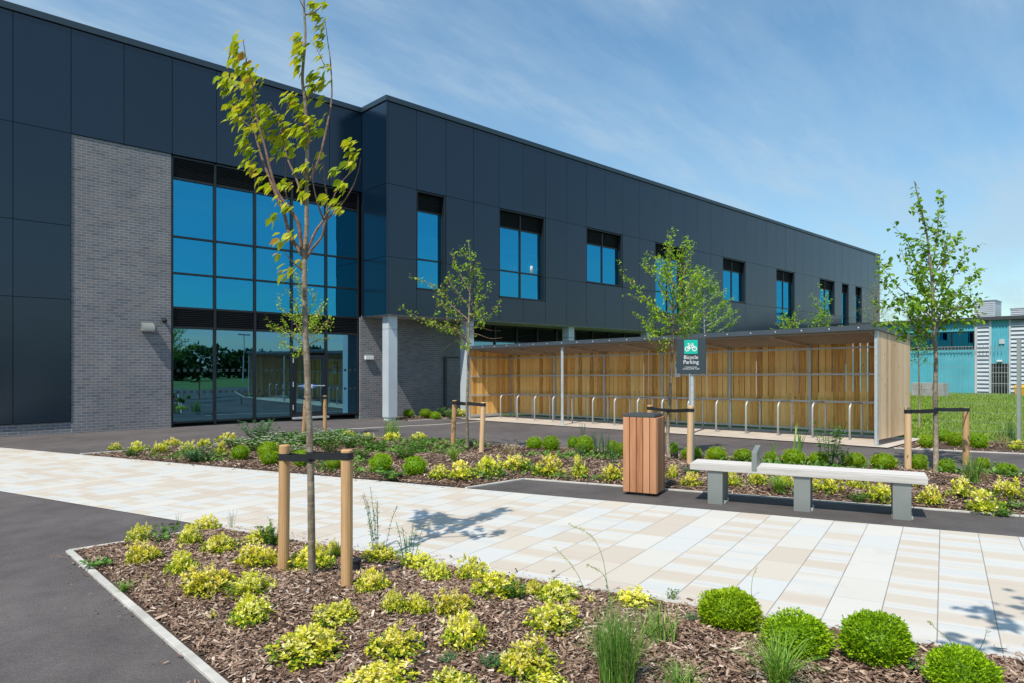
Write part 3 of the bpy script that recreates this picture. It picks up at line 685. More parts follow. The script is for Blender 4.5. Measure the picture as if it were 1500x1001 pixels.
while x < XB-.02:
    w = min(.142, XB-x); z = zs(Y0); f = (x-XS)/(XB-XS); mb.hexa([(x,Y0-.028,z+.12),(x+w,Y0-.028,z+.12),(x+w,Y0-.004,z+.12),(x,Y0-.004,z+.12),
        (x,Y0-.028,z+2.395-.13*f),(x+w,Y0-.028,z+2.395-.13*(f+w/2.08)),(x+w,Y0-.004,z+2.395-.13*(f+w/2.08)),(x,Y0-.004,z+2.395-.13*f)], random.random()); x += w+.002
part(mb, 'end_boards', M['endboards'], sh)
def roofz(x, y): return zs(y)+2.40-.145*(x-XS)/(XB-XS)
mb = MB(); ya, yb = Y0-.06, Y1+.05; xa, xb = XS-.14, XB+.10
def slab(mb, x0, x1, y0, y1, a, b, t=.5):
    mb.hexa([(x0,y0,roofz(x0,y0)+a),(x1,y0,roofz(x1,y0)+a),(x1,y1,roofz(x1,y1)+a),(x0,y1,roofz(x0,y1)+a),(x0,y0,roofz(x0,y0)+b),(x1,y0,roofz(x1,y0)+b),(x1,y1,roofz(x1,y1)+b),(x0,y1,roofz(x0,y1)+b)], t)
slab(mb, xa+.02, xb-.02, ya+.02, yb-.02, .055, .085); part(mb, 'roof', M['roofwood'], sh)
mb = MB(); slab(mb, xa-.01, xa+.02, ya, yb, .0, .11); slab(mb, xb-.02, xb+.01, ya, yb, .0, .11); slab(mb, xa+.02, xb-.02, ya, ya+.02, .0, .11); slab(mb, xa+.02, xb-.02, yb-.02, yb, .0, .11)
slab(mb, xa+.02, xb-.02, ya+.02, yb-.02, .088, .10)
part(mb, 'fascia', M['fascia'], sh)
mb = MB()
for x in (XS, XS+.52, XS+1.04, XS+1.56, XB-.09): mb.beam((x, Y0, roofz(x,Y0)-.0), (x, Y1, roofz(x,Y1)-.0), .05, .075)
for i in range(7):
    y = RY[i] if i else Y0+.06; mb.beam((XS, y+.04, roofz(XS,y)-.055), (XB-.09, y+.04, roofz(XB-.09,y)-.055), .06, .045)
part(mb, 'roof_frame', M['roofwood'], sh)
mb = MB()
for i in range(22):
    y = Y0+.3+i*.6; mb.tube([(xa-.016,y,roofz(xa,y)+.055),(xa-.008,y,roofz(xa,y)+.055)], .014, 8)
part(mb, 'fascia_fixings', M['white'], sh)
mb = MB(); y = 11.05; mb.box(XB-.16, XB-.145, y-.02, y+.16, zs(y)+1.42, zs(y)+1.86); nb = part(mb, 'notice_plate', M['white'], sh)
mb = MB(); mb.box(XB-.164, XB-.161, y+.02, y+.12, zs(y)+1.70, zs(y)+1.81); mb.build('notice_mark', M['blue'], nb)
mb = MB()
for y in (12.05, 11.75, 8.05, 7.62): mb.tube([(XB-.15,y,zs(y)+1.0),(XB-.15,y,zs(y)+2.15)], .008, 6)
part(mb, 'hanging_cable', M['galv'], sh)
# cycle hoops
words = ['nearest the weathered timber end wall of the shelter']+['' for _ in range(14)]
ordn = ['first','second','third','fourth','fifth','sixth','seventh','eighth','ninth','tenth','eleventh','twelfth','thirteenth','fourteenth','fifteenth']
hp = None
for k in range(15):
    y = 5.92+.83*k
    if hp is None:
        mb = MB(); r = .024; w = .74; h = .82; cr = .14
        pts = [(0,0,0),(0,0,h-cr)]+[(cr-cr*math.cos(a), 0, h-cr+cr*math.sin(a)) for a in [math.pi/2*i/6 for i in range(1,7)]]
        pts += [(w-cr+cr*math.sin(a), 0, h-cr+cr*math.cos(a)) for a in [math.pi/2*i/6 for i in range(0,7)]]+[(w,0,0)]
        hp = thing('cycle_hoop', (0,0,0), 'x', 'cycle stand', 'cycle hoops under the shelter')
        mb.tube(pts, r, 10); mb.build('hoop', M['galv'], hp, smooth=True)
        for xx in (0, w): mb = MB(); mb.tube([(xx,0,0),(xx,0,.012)], .05, 14); mb.build('base_flange', M['galv'], hp)
        o = hp
    else: o = copy_tree(hp)
    o.location = (16.08, y, zs(y))
    if k < 8: o['label'] = ('galvanised steel cycle hoop nearest the weathered timber end wall of the shelter' if k == 0 else 'galvanised cycle hoop, %s counting left from the weathered timber end wall' % ordn[k])
    else: o['label'] = ('galvanised cycle hoop nearest the far end of the shelter' if k == 14 else 'galvanised cycle hoop, %s counting right from the far end of the shelter' % ordn[14-k])
# ------------------------------------------------------------------ sign
sp, sdp = gp(1012.5, 682.5); kS = .925
sg = thing('bicycle_parking_sign', sp, 'charcoal sign on a grey post reading Bicycle Parking under a teal square', 'sign')
sg.rotation_euler = (0, 0, math.atan2(-math.cos(R(14)), math.sin(R(14))))        # local +X runs to the right along the face, -Y faces the path
sg.scale = (kS, kS, kS)
mb = MB(); mb.tube([(0,.06,0),(0,.06,(2.04-sp.z)/kS)], .038, 14); mb.build('post', M['galv'], sg, smooth=False)
zt_, zb_ = (2.100-sp.z)/kS, (1.512-sp.z)/kS; wS = .268
mb = MB(); mb.box(-wS,wS,-.012,.012,zb_,zt_); pn = mb.build('panel', M['sign'], sg, bevel=.003)
cz = zt_-.150
mb = MB(); mb.box(-.124,.124,-.016,-.0125,cz-.126,cz+.126); mb.build('pictogram_square', M['teal'], pn)
mb = MB()
def ring(cx, cz_, r, w):
    n = 28; vs_ = []
    for i in range(n):
        a = i/n*2*math.pi
        for rr in (r-w/2, r+w/2): vs_.append((cx+rr*math.cos(a), -.020, cz_+rr*math.sin(a)))
    mb.add(vs_, [(2*i, 2*i+1, (2*i+3)%(2*n), (2*i+2)%(2*n)) for i in range(n)])
def seg(a, b, w=.014): 
    mb.beam((a[0],-.0195,cz-.005+a[1]), (b[0],-.0195,cz-.005+b[1]), .003, w, up=(0,0,1) if abs(a[0]-b[0]) > .005 else (1,0,0))
ring(-.065, cz-.035, .038, .016); ring(.065, cz-.035, .038, .016)
seg((-.065,-.03),(-.035,.035)); seg((-.035,.035),(.035,.035)); seg((-.012,-.03),(.035,.035)); seg((.065,-.03),(.032,.058)); seg((-.065,-.03),(-.012,-.03)); seg((-.035,.03),(-.012,-.03)); seg((-.042,.058),(-.032,.03))
seg((-.062,.062),(-.022,.062),.013); seg((.012,.062),(.045,.062),.012)
mb.build('bicycle_symbol', M['white'], pn)
def text(body, size, x, z, parent, off=.014, bold=0):
    cu = bpy.data.curves.new('lettering', 'FONT'); cu.body = body; cu.size = size; cu.align_x = 'CENTER'; cu.extrude = .0012; cu.offset = bold
    tmp = bpy.data.objects.new('lettering', cu); COL.objects.link(tmp); bpy.context.view_layer.update()
    me = bpy.data.meshes.new_from_object(tmp.evaluated_get(bpy.context.evaluated_depsgraph_get())); bpy.data.objects.remove(tmp); bpy.data.curves.remove(cu)
    me.materials.clear(); me.materials.append(M['white'])
    o = bpy.data.objects.new('lettering', me); link(o, parent); o.location = (x, -off-.0015, z); o.rotation_euler = (R(90), 0, 0); return o
text('Bicycle', .096, 0, cz-.219, pn); text('Parking', .096, 0, cz-.306, pn)
mb = MB(); rr_ = random.Random(3)
for z, x0, x1, h in ((cz-.366, -.115, .118, .012), (cz-.392, -.158, .158, .009), (cz-.406, -.15, .15, .008)):
    x = x0
    while x < x1:
        w = rr_.uniform(.006, .012)
        if rr_.random() > .14: mb.box(x, min(x1, x+w), -.0155, -.0125, z-h/2+rr_.uniform(0,.003), z+h/2-rr_.uniform(0,.003))
        x += w+.0025
mb.build('small_print', M['white'], pn)
# ------------------------------------------------------------------ litter bin and bench (aligned with the path)
PA = R(19.5); rz = math.atan2(-math.cos(PA), math.sin(PA))        # local +X along the path to the right, local +Y away from the path
bn = thing('litter_bin', (7.24, 4.99, gz(7.24,4.99)), 'tall square litter bin clad in red brown timber slats with dark grey lid', 'litter bin', rz=rz)
wB, dB = .44, .42
mb = MB(); mb.box(-wB+.02, -.02, .02, dB-.02, .045, .985); mb.build('inner_body', M['bin_metal'], bn)
mb = MB(); mb.box(-wB+.05, -.05, .05, dB-.05, .0, .045); mb.box(-wB+.12,-.12,.02,.05,.003,.03); mb.build('foot', M['black'], bn)
mb = MB()
for side in range(4):
    L_ = wB if side in (0, 2) else dB; n = 5; sw = L_/n
    for i in range(n):
        a, b = i*sw+.0035, (i+1)*sw-.0035; t = random.random()
        if side == 0: mb.box(-wB+a, -wB+b, -.004, .018, .04, 1.0, t)
        if side == 2: mb.box(-wB+a, -wB+b, dB-.018, dB+.004, .04, 1.0, t)
        a2, b2 = max(a, .0185), min(b, L_-.0185)
        if side == 1: mb.box(-.018, .004, a2, b2, .04, 1.0, t)
        if side == 3: mb.box(-wB-.004, -wB+.018, a2, b2, .04, 1.0, t)
mb.build('slats', M['binwood'], bn, bevel=.004)
mb = MB(); mb.box(-wB-.002,.002-.03,-.0,dB,1.004,1.034); mb.box(-wB+.02,-.05,.02,dB-.02,1.034,1.040); mb.build('lid', M['bin_metal'], bn, bevel=.004)
be = thing('bench', (7.32, 4.32, gz(7.32,4.32)), 'long backless bench with silvered timber slats on three sage grey legs', 'bench', rz=rz)
for s in (0, .955, 1.936):
    mb = MB(); mb.box(s, s+.175, 0, .055, .0, .398); mb.box(s+.03, s+.165, .055, .34, .02, .395); mb.box(s, s+.175, .34, .395, 0, .398); mb.box(s-.005,s+.20,.06,.33,0,.02)
    lg = mb.build('leg', M['leg_metal'], be, bevel=.006)
    mb = MB(); mb.tube([(s+.185,.10,.02),(s+.185,.10,.04)], .014, 8); mb.tube([(s+.185,.29,.02),(s+.185,.29,.04)], .014, 8); mb.build('bolt', M['galv'], lg)
mb = MB()
for i in range(4): mb.box(-.205, 2.26, -.025+i*.109, -.025+i*.109+.104, .402, .480, random.random())
mb.build('seat', M['bench'], be, bevel=.005)
mb = MB(); mb.hexa([(.505,-.03,.43),(.565,-.03,.43),(.565,.26,.482),(.505,.26,.482),(.505,-.03,.655),(.565,-.03,.655),(.565,.30,.705),(.505,.30,.705)]); mb.build('armrest', M['leg_metal'], be, bevel=.006)
# ------------------------------------------------------------------ far right: fence, industrial unit, blocks
fn = thing('mesh_fence', (17.5, 4.75, 0), 'grey green welded mesh fence between the shelter and the lawn', 'fence')
fpt = lambda s: (17.52+.335*s, 4.70-.942*s)
for s in (1.63, 4.13, 6.63, 9.1):
    x, y = fpt(s); mb = MB(); mb.box(x-.035, x+.035, y-.035, y+.035, gz(x,y)-.05, 2.22); mb.box(x-.037,x+.037,y-.037,y+.037,2.22,2.235); part(mb, 'post', M['fencewire'], fn, bevel=.004)
mb = MB(); s = 0.02
while s < 9.1:
    x, y = fpt(s); mb.tube([(x+.03,y,gz(x,y)+.03),(x+.03,y,2.1)], (.0019), 4, cap=False); s += .05
z = .05
while z < 2.12:
    a, b = fpt(0), fpt(9.1)
    for dx in (.024, .036): mb.tube([(a[0]+dx,a[1],z-.03),(b[0]+dx,b[1],z-.03)], .0024, 4, cap=False)
    z += .2
part(mb, 'mesh_panel', M['fencewire'], fn)
XI = 53.0; gi = gz(XI, 12)-.1
iu = thing('industrial_unit', (XI, 12, gi), 'low turquoise industrial unit with silver louvred panels and black door beyond the lawn', 'building')
yv = lambda px: Yat(px, XI)
def zz_(px, py): t = (px-750)/1000; d = XI/(SA*t+CA); return HC-(py-540)/1000*d
ztop = 4.72; segs = [('t', 900, 1428), ('p', 1428, 1432), ('l', 1432, 1449), ('p', 1449, 1452.5), ('t', 1452.5, 1478), ('p', 1478, 1481), ('l', 1481, 1560), ('p', 1560, 1566), ('t', 1566, 1700)]
mbs = {'t': MB(), 'p': MB(), 'l': MB()}
for kind, p0, p1 in segs:
    ya, yb = yv(p1), yv(p0); m_ = mbs[kind]
    if kind == 't':
        zspan = [(gi, ztop)] if p0 > 900 else [(gi, zz_(1400, 513)), (zz_(1400, 486), ztop)]
        if p0 == 1452.5: zspan = [(zz_(1465, 533), ztop)]
        for z0, z1 in zspan:
            m_ = MB(); y = ya
            while y < yb:
                e = min(yb, y+.17); m_.box(XI-.0, XI+.1, y, e, z0, z1); m_.hexa([(XI-.05,y+.03,z0),(XI+.0,y+.01,z0),(XI+.0,y+.11,z0),(XI-.05,y+.09,z0),(XI-.05,y+.03,z1),(XI+.0,y+.01,z1),(XI+.0,y+.11,z1),(XI-.05,y+.09,z1)]); y += .17
            part(m_, 'turquoise_cladding', M['turq'], iu)
    elif kind == 'p': m_.box(XI-.08, XI+.1, ya, yb, gi, ztop)
    else:
        z = gi
        while z < ztop-.02:
            e = min(ztop, z+.26); m_.hexa([(XI-.09,ya,z),(XI+.1,ya,z),(XI+.1,yb,z),(XI-.09,yb,z),(XI+.03,ya,e),(XI+.1,ya,e),(XI+.1,yb,e),(XI+.03,yb,e)]); z += .262
part(mbs['l'], 'louvred_cladding', M['silver'], iu); part(mbs['p'], 'pale_trim', M['palegrey'], iu)
mb = MB(); mb.box(XI-.35, XI+14, yv(1700)-.3, 40, ztop, ztop+.22); part(mb, 'roof', M['bin_metal'], iu)
mb = MB(); mb.box(XI+.12, XI+13.5, yv(1700), 39.5, gi, ztop); part(mb, 'wall', M['palegrey'], iu)
mb = MB(); ya, yb = yv(1427), yv(1345); z0, z1 = zz_(1400,513), zz_(1400,486)
mb.box(XI+.02, XI+.1, ya, 17.0, z0, z1)
wi = part(mb, 'window', M['frame'], iu)
mb = MB(); y = ya+.08
while y < 16.5: mb.box(XI+.0, XI+.015, y, y+1.15, z0+.08, z1-.08); y += 1.25
mb.build('pane', M['glass'], wi)
mb = MB(); mb.box(XI+.03, XI+.11, yv(1478), yv(1452.5), gi, zz_(1465,533)); dr = part(mb, 'door', M['louvre'], iu)
mb = MB(); y = yv(1478)+.05
while y < yv(1452.5): mb.box(XI-.03, XI-.01, y, y+.03, gi, zz_(1465,534)); y += .155
for z in (.6, 1.3, 1.9): mb.box(XI-.028, XI-.012, yv(1478), yv(1452.5), z, z+.05)
mb.build('bars', M['fencewire'], dr)
mb = MB(); mb.box(XI-.2, XI-.06, yv(1469), yv(1461), zz_(1465,530), zz_(1465,527.5)); part(mb, 'lamp', M['white'], iu)
mb = MB(); mb.box(XI-.1, XI-.055, yv(1472), yv(1464), zz_(1468,504), zz_(1468,497)); part(mb, 'vent', M['palegrey'], iu)
mb = MB()
y = yv(1470)
while y < 17: mb.box(XI-.32, XI-.30, y, y+.025, zz_(1400,513), zz_(1400,507.5)); y += .2
mb.box(XI-.33,XI-.29,yv(1426),17,zz_(1400,509),zz_(1400,508)); part(mb, 'spike_rail', M['leg_metal'], iu)
def rt(px, X, py):
    t = (px-750)/1000; d = X/(SA*t+CA); return HC-(py-540)/1000*d
for p0, p1, ptop, lab in ((1427,1457,441,'largest'), (1480,1512,452,'right'), (1328,1352,462,'low')):
    X = XI+4; a, b = Yat(p1, X), Yat(p0, X); ht = rt((p0+p1)/2, X, ptop); mb = MB(); mb.box(X, X+2, a, b, ztop+.1, ht); z = ztop+.3
    while z < ht-.1: mb.box(X-.03, X+.0, a+.05, b-.05, z, z+.06); z += .14
    mb.box(X-.06,X+2.05,a-.05,b+.05,ht,ht+.06); part(mb, 'rooftop_unit', M['palegrey'], iu)
cbp = atd(1362, 579, 40.5); cb_z = gz(cbp.x, cbp.y)
cbt = thing('concrete_block_stack', (cbp.x, cbp.y, cb_z), 'stack of grey concrete blocks on the lawn before the turquoise wall', 'concrete blocks', rz=R(-12))
mb = MB()
for row in range(2):
    for i in range(3): mb.box(-.3, .3, -.92+i*.62+(0 if row == 0 else .02), -.92+i*.62+.60, row*.41, row*.41+.40)
mb.build('blocks', M['cblock'], cbt, bevel=.012)
gbp = atd(1501.5, 576, 41); 
gb = thing('grit_bin', (gbp.x, gbp.y, gz(gbp.x, gbp.y)-.02), 'yellow plastic box standing at the right edge beyond the fence', 'storage box', rz=R(-10))
mb = MB(); mb.hexa([(-.3,-.4,0),(.3,-.4,0),(.3,.4,0),(-.3,.4,0),(-.36,-.46,.5),(.36,-.46,.5),(.36,.46,.5),(-.36,.46,.5)]); mb.build('body', M['yellow'], gb, bevel=.02)
mb = MB(); mb.hexa([(-.39,-.49,.505),(.39,-.49,.505),(.39,.49,.505),(-.39,.49,.505),(-.3,-.4,.68),(.3,-.4,.68),(.3,.4,.68),(-.3,.4,.68)]); mb.build('lid', M['yellow'], gb, bevel=.02)
# behind the camera, seen reflected in the glass: woodland edge and a lamp column
acc = Acc()
for i in range(60):
    cx = -75+i*2.9+rng.uniform(-1,1); cy = -62+rng.uniform(-6,6); h = rng.uniform(3.2,5.0); n = 620
    D = rdir(n); P = np.array([cx,cy,h*.52])+D*np.array([h*.58,h*.5,h*.5])*(rng.uniform(.45,1,n)**.5)[:,None]
    acc.leaves(KITE, P, rdir(n), rdir(n, .1), rng.uniform(.5,1.1,n), rng.uniform(0,1,n))
tag(link(bpy.data.objects.new('woodland', acc.mesh('woodland', M['woodland']))), 'dark line of trees reflected in the entrance glass', 'woodland', kind='stuff')
lp = thing('street_lamp', (29, -30, 0), 'slim grey lamp column reflected in the ground floor glass', 'street lamp')
mb = MB(); mb.tube([(0,0,0),(0,0,2),(0,0,5.1)], [.08,.06,.04], 10); mb.build('pole', M['galv'], lp)
mb = MB(); mb.box(-.6,.6,-.14,.14,5.1,5.2); mb.build('lamp_head', M['leg_metal'], lp, bevel=.02)
# ------------------------------------------------------------------ trees
RV = Vector((SA, -CA, 0)); FV = Vector((CA, SA, 0))
def px3(px, py, d): return np.array(atd(px, py, d))
def catmull(P, n=5):
    P = [np.array(p) for p in P]; out = []
    for i in range(len(P)-1):
        a, b, c, d = P[max(i-1,0)], P[i], P[i+1], P[min(i+2,len(P)-1)]
        for k in range(n):
            t = k/n; out.append(.5*((2*b)+(-a+c)*t+(2*a-5*b+4*c-d)*t*t+(-a+3*b-3*c+d)*t**3))
    out.append(P[-1]); return out
def resamp(P, step):
    P = np.array(P); seg = np.linalg.norm(np.diff(P, axis=0), axis=1); L_ = np.concatenate([[0], np.cumsum(seg)])
    n = max(2, int(L_[-1]/step)); u = np.linspace(0, L_[-1], n)
    return np.stack([np.interp(u, L_, P[:,k]) for k in range(3)], 1), L_[-1]
def tree(name, label, group, base, d, trunk, branches, leafmat_, bark, r0, rt, lsize, per_m, tmpl=KITE, clusters=(), cl_sz=None, twigs=0, twl=.35, wind=None, f0=.25, tmu=.5, bare=(), bark2=None, cat='tree', flat=.4):
    """trunk/branches are traced outlines of limbs; every branch gets its own depth offset so the crown is round"""
    bp, _ = gp(*base); root = thing(name, (bp.x, bp.y, bedz(bp.x, bp.y)-.02), label, cat, group); o3 = np.array(root.location)
    mb = MB(); tp = [px3(x, y, d) for x, y in trunk]; tp[0] = o3.copy()
    tc = catmull(tp, 6); n = len(tc); rad = [r0+(rt-r0)*(i/(n-1))**.85 for i in range(n)]; rad[0] *= 1.25
    mb.tube([p-o3 for p in tc], rad, 10)
    o = mb.build('trunk', bark, root, smooth=True)
    mb = MB(); acc = Acc(); LP, LD = [], []
    if per_m > 1:
        k0 = int(len(trunk)*.62); branches = list(branches)+[(trunk[k0:], 0, .004)]
    for bi, (pts, dd, rb) in enumerate(branches):
        m = len(pts); ctrl = [px3(x, y, d+dd*(i/(m-1))**.9) for i, (x, y) in enumerate(pts)]
        c = catmull(ctrl, 5); nn = len(c); mb.tube([p-o3 for p in c], [rb*(1-.82*i/(nn-1)) for i in range(nn)], 6)
        if bi in bare: continue
        P, ln = resamp(c, .02); k = int(ln*per_m); 
        if k < 1: continue
        u = f0+(1-f0)*rng.uniform(0, 1, k)**.8; idx = np.minimum((u*(len(P)-1)).astype(int), len(P)-2)
        LP.append(P[idx]+rng.normal(0, .015+lsize*.28, (k,3))); LD.append(P[idx+1]-P[idx])
        for t in range(int(twigs*ln+.5)):
            i = int((f0*.7+(1-f0*.7)*rng.uniform())*(len(P)-2)); D = P[i+1]-P[i]; D = D/np.linalg.norm(D)
            q = unit(rng.normal(0, 1, 3)[None])[0]; q = unit((D*.5+q*.9+np.array([0,0,.35]))[None])[0]; L2 = twl*rng.uniform(.45, 1.15)
            q2 = q+np.array([0,0,.25]); T = catmull([P[i], P[i]+q*L2*.5, P[i]+q*L2*.5+unit(q2[None])[0]*L2*.5], 3)
            mb.tube([p-o3 for p in T], [rb*.30*(1-.6*j/(len(T)-1)) for j in range(len(T))], 4, cap=False)
            TP, l2 = resamp(T, .015); kk = max(2, int(l2*per_m*1.15)); ii = rng.integers(1, len(TP)-1, kk)
            LP.append(TP[ii]+rng.normal(0, .012+lsize*.25, (kk,3))); LD.append(np.repeat(q[None], kk, 0))
    mb.build('limbs', bark2 or bark, root, smooth=True)
    for (x, y, n_, sx, sy, dd) in clusters:
        n_ = int(n_*1.3+.5)
        c = np.stack([px3(x+rng.normal(0, sx), y+rng.normal(0, sy), d+dd+rng.normal(0, .05)) for _ in range(n_)])
        LP.append(c); LD.append(np.repeat(np.array([[0,0,1.]]), n_, 0))
    P = np.concatenate(LP)-o3; D0 = unit(np.concatenate(LD)); n = len(P)
    D = D0*.35+rng.normal(0, .55, (n,3))+np.array([0,0,-.25]); Nn = rng.normal(0, flat, (n,3))+np.array([-.25,-.1,1.])
    if wind is not None: D = D*.35+np.array(wind)*1.0
    acc.leaves(tmpl, P, D, Nn, lsize*rng.uniform(.65, 1.2, n), np.clip(rng.normal(tmu, .23, n), 0, 1))
    f = bpy.data.objects.new('foliage', acc.mesh('foliage', leafmat_)); link(f, root)
    return root
wl = tuple(np.array(-RV)*.85+np.array([0,0,-.62]))
# the tall tree in the near bed
tree('young_tree', 'tall slim young tree with drooping lime leaves in the near bed', 'staked young trees', (457,856), 5.08,
 [(457,853),(456,760),(455,690),(452,600),(449,520),(447,470),(446,400),(446,372),(449,335),(449,262),(450,210),(447,150),(443,115),(447,60),(446,25),(444,-12),(441,-45)],
 [([(443,374),(425,345),(415,310),(400,275),(385,235),(375,200),(368,160),(360,135),(345,120)], .25, .016),
  ([(442,366),(436,325),(418,300),(402,270),(388,215),(376,170),(371,130),(362,95),(356,58)], -.2, .015),
  ([(447,374),(462,340),(474,322),(479,300),(475,262),(473,232)], .15, .012),
  ([(453,264),(468,230),(480,180),(486,140),(484,90),(480,60),(476,28)], .2, .010),
  ([(448,380),(458,364),(472,346),(477,325),(500,300),(516,275),(525,250),(528,232)], -.25, .012),
  ([(477,326),(485,300),(498,270),(521,246)], -.1, .008),
  ([(446,300),(434,262),(421,232),(414,200),(404,165),(396,150)], .12, .010),
  ([(440,330),(420,290),(418,240),(421,205)], .3, .008),
  ([(447,22),(460,18),(472,8),(478,-6)], .12, .006), ([(446,14),(440,2),(434,-14)], -.1, .005),
  ([(446,398),(432,387),(420,374),(415,366)], -.15, .007), ([(474,322),(466,300),(459,270),(458,240)], -.2, .008), ([(452,145),(458,135),(470,118),(476,112)], .1, .005),([(475,95),(463,70),(454,58)], .05, .004),
  ([(355,131),(342,124),(332,112)], .05, .005), ([(376,196),(362,182),(348,172)], .1, .004)],
 M['t1leaf'], M['bark'], .029, .006, .073, .01, BROAD, bark2=M['twig'], wind=wl, flat=.35, tmu=.52,
 clusters=[(347,62,12,4,7,-.2),(348,85,12,5,6,-.2),(355,100,6,4,5,-.2),(367,95,14,6,6,-.15),(373,112,16,7,7,.1),(368,128,14,7,6,.2),(372,146,14,8,6,.2),(383,160,12,5,8,-.1),
  (332,114,14,6,5,.28),(338,128,8,5,5,.28),(344,148,10,5,6,.3),(350,165,8,6,5,.2),(360,150,10,6,6,.2),(362,172,14,8,7,.2),(365,188,10,6,6,.2),(360,205,8,4,6,.15),
  (392,158,9,4,6,.1),(385,178,12,6,6,.1),(398,190,10,6,5,.1),(405,172,12,6,6,.1),(415,176,10,6,5,.1),(423,190,12,6,5,.1),(412,205,9,6,5,.2),(436,192,9,5,5,0),
  (440,55,10,5,4,0),(446,68,10,5,4,0),(440,76,8,5,4,0),(440,88,5,4,2,0),(442,104,4,2,3,0),(430,140,12,6,5,0),(434,153,10,5,5,0),(445,165,9,5,5,0),(452,150,4,3,3,.1),
  (468,24,12,5,4,.18),(474,36,8,4,4,.18),(474,52,6,4,3,.18),(474,64,5,3,3,.18),(472,80,4,3,3,.18),(480,97,5,4,3,.18),(463,5,9,5,3,.1),(478,5,4,3,2,.1),
  (465,112,12,5,5,.1),(478,120,9,4,4,.18),(460,128,7,4,3,.05),(475,144,5,4,3,.18),(470,174,5,5,3,.15),(456,176,8,4,4,0),(448,190,10,5,5,0),(462,190,8,4,4,.1),(452,205,8,5,4,0),(430,210,8,6,5,.1),(408,222,9,5,5,.12),
  (363,215,8,5,5,.2),(372,220,8,5,5,.1),(367,235,7,5,4,.2),(376,245,6,5,4,.1),(386,258,4,4,3,.1),(394,274,5,3,3,0),(423,268,8,4,5,.1),(411,288,4,4,3,0),(425,302,6,4,3,-.1),(400,318,6,5,4,.2),(412,352,6,4,5,-.1),(428,338,4,4,3,0),(411,372,2,2,3,-.1),
  (447,245,9,5,4,0),(450,266,7,4,3,0),(447,283,8,5,4,0),(517,208,10,4,5,-.25),(520,226,10,5,5,-.25),(519,240,8,4,4,-.25),(497,250,8,5,3,-.1),(506,270,7,4,4,-.2),(482,290,6,4,4,-.1),(496,296,7,4,4,-.2),(499,305,5,4,3,-.2),(474,225,4,3,3,.2),(470,246,2,3,3,.15),(432,392,3,4,2,-.1),(417,395,5,4,4,-.2),(421,402,4,4,3,-.2),(444,382,2,2,2,0)])
GT = 'staked young trees'
# sparse tree in front of the columns
tree('young_tree', 'sparse young tree with small leaves standing left of the bicycle shelter', GT, (685,664), 13.2,
 [(685,664),(684,600),(686,540),(686,500),(688,440),(690,400),(688,372),(686,352)],
 [([(687,503),(660,480),(640,478),(600,458)], -.6, .016), ([(688,470),(662,448),(642,425),(618,410)], .5, .015), ([(688,480),(668,462),(648,450),(636,432)], -.3, .012), ([(689,430),(676,405),(666,385),(661,367)], .5, .011),
  ([(689,470),(702,445),(712,430),(719,411)], -.4, .012), ([(688,486),(708,470),(722,458),(734,440)], .4, .013), ([(688,478),(704,480),(718,484),(734,485)], .5, .009), ([(688,488),(700,490),(718,496),(736,495)], -.5, .009),
  ([(687,488),(672,498),(660,504),(648,514)], .3, .008), ([(689,452),(672,430),(660,415),(655,405)], .7, .010), ([(690,448),(701,420),(704,400)], .6, .009), ([(687,495),(668,486),(650,482),(628,470)], .6, .011), ([(689,415),(684,390),(682,365)], -.3, .007), ([(688,460),(700,462),(712,452)], -.6, .009),([(687,500),(676,505),(690,512)], -.4, .008)],
 M['t2leaf'], M['bark'], .036, .007, .066, 52, KITE, twigs=3.2, twl=.30, f0=.12, tmu=.62, bare=(6,7,8), bark2=M['twig'])
# tree beside the sign
tree('young_tree', 'leafy young tree standing behind the litter bin next to the sign', GT, (980,676), 12.2,
 [(980,690),(978,640),(980,600),(983,550),(985,505),(986,465),(986,430),(983,395),(981,345)],
 [([(986,478),(962,455),(940,432),(912,405)], -.3, .015), ([(985,470),(960,450),(945,440),(916,432)], .5, .013), ([(986,450),(968,420),(952,395),(944,388)], -.5, .013), ([(985,420),(975,395),(965,380),(948,372)], .4, .011), ([(986,440),(1000,405),(1010,380),(1012,362)], .4, .012), ([(985,425),(996,395),(1003,370),(1006,355)], -.4, .011),
  ([(986,480),(965,482),(950,478),(938,462)], .7, .012), ([(985,500),(968,498),(958,486),(950,500)], -.5, .010), ([(986,490),(1005,478),(1020,470),(1032,455)], -.6, .013), ([(986,470),(1006,450),(1020,430),(1028,412)], .6, .012), ([(987,455),(1002,430),(1016,412),(1022,395)], -.5, .012), ([(986,485),(1000,490),(1012,486),(1022,480)], .7, .010),
  ([(984,400),(976,375),(978,352)], .2, .008), ([(985,410),(994,385),(996,365)], .3, .009), ([(986,460),(975,430),(968,405)], .9, .010), ([(986,458),(995,430),(1000,405)], -.9, .010), ([(986,475),(972,468),(955,462)], -.9, .010), ([(986,478),(1002,465),(1014,452)], .9, .010), ([(985,498),(976,508),(962,515)], .3, .007), ([(985,440),(978,410),(972,388)], -.7, .009)],
 M['t2leaf'], M['bark'], .040, .008, .062, 60, KITE, twigs=4.2, twl=.36, f0=.1, tmu=.48, bark2=M['twig'])
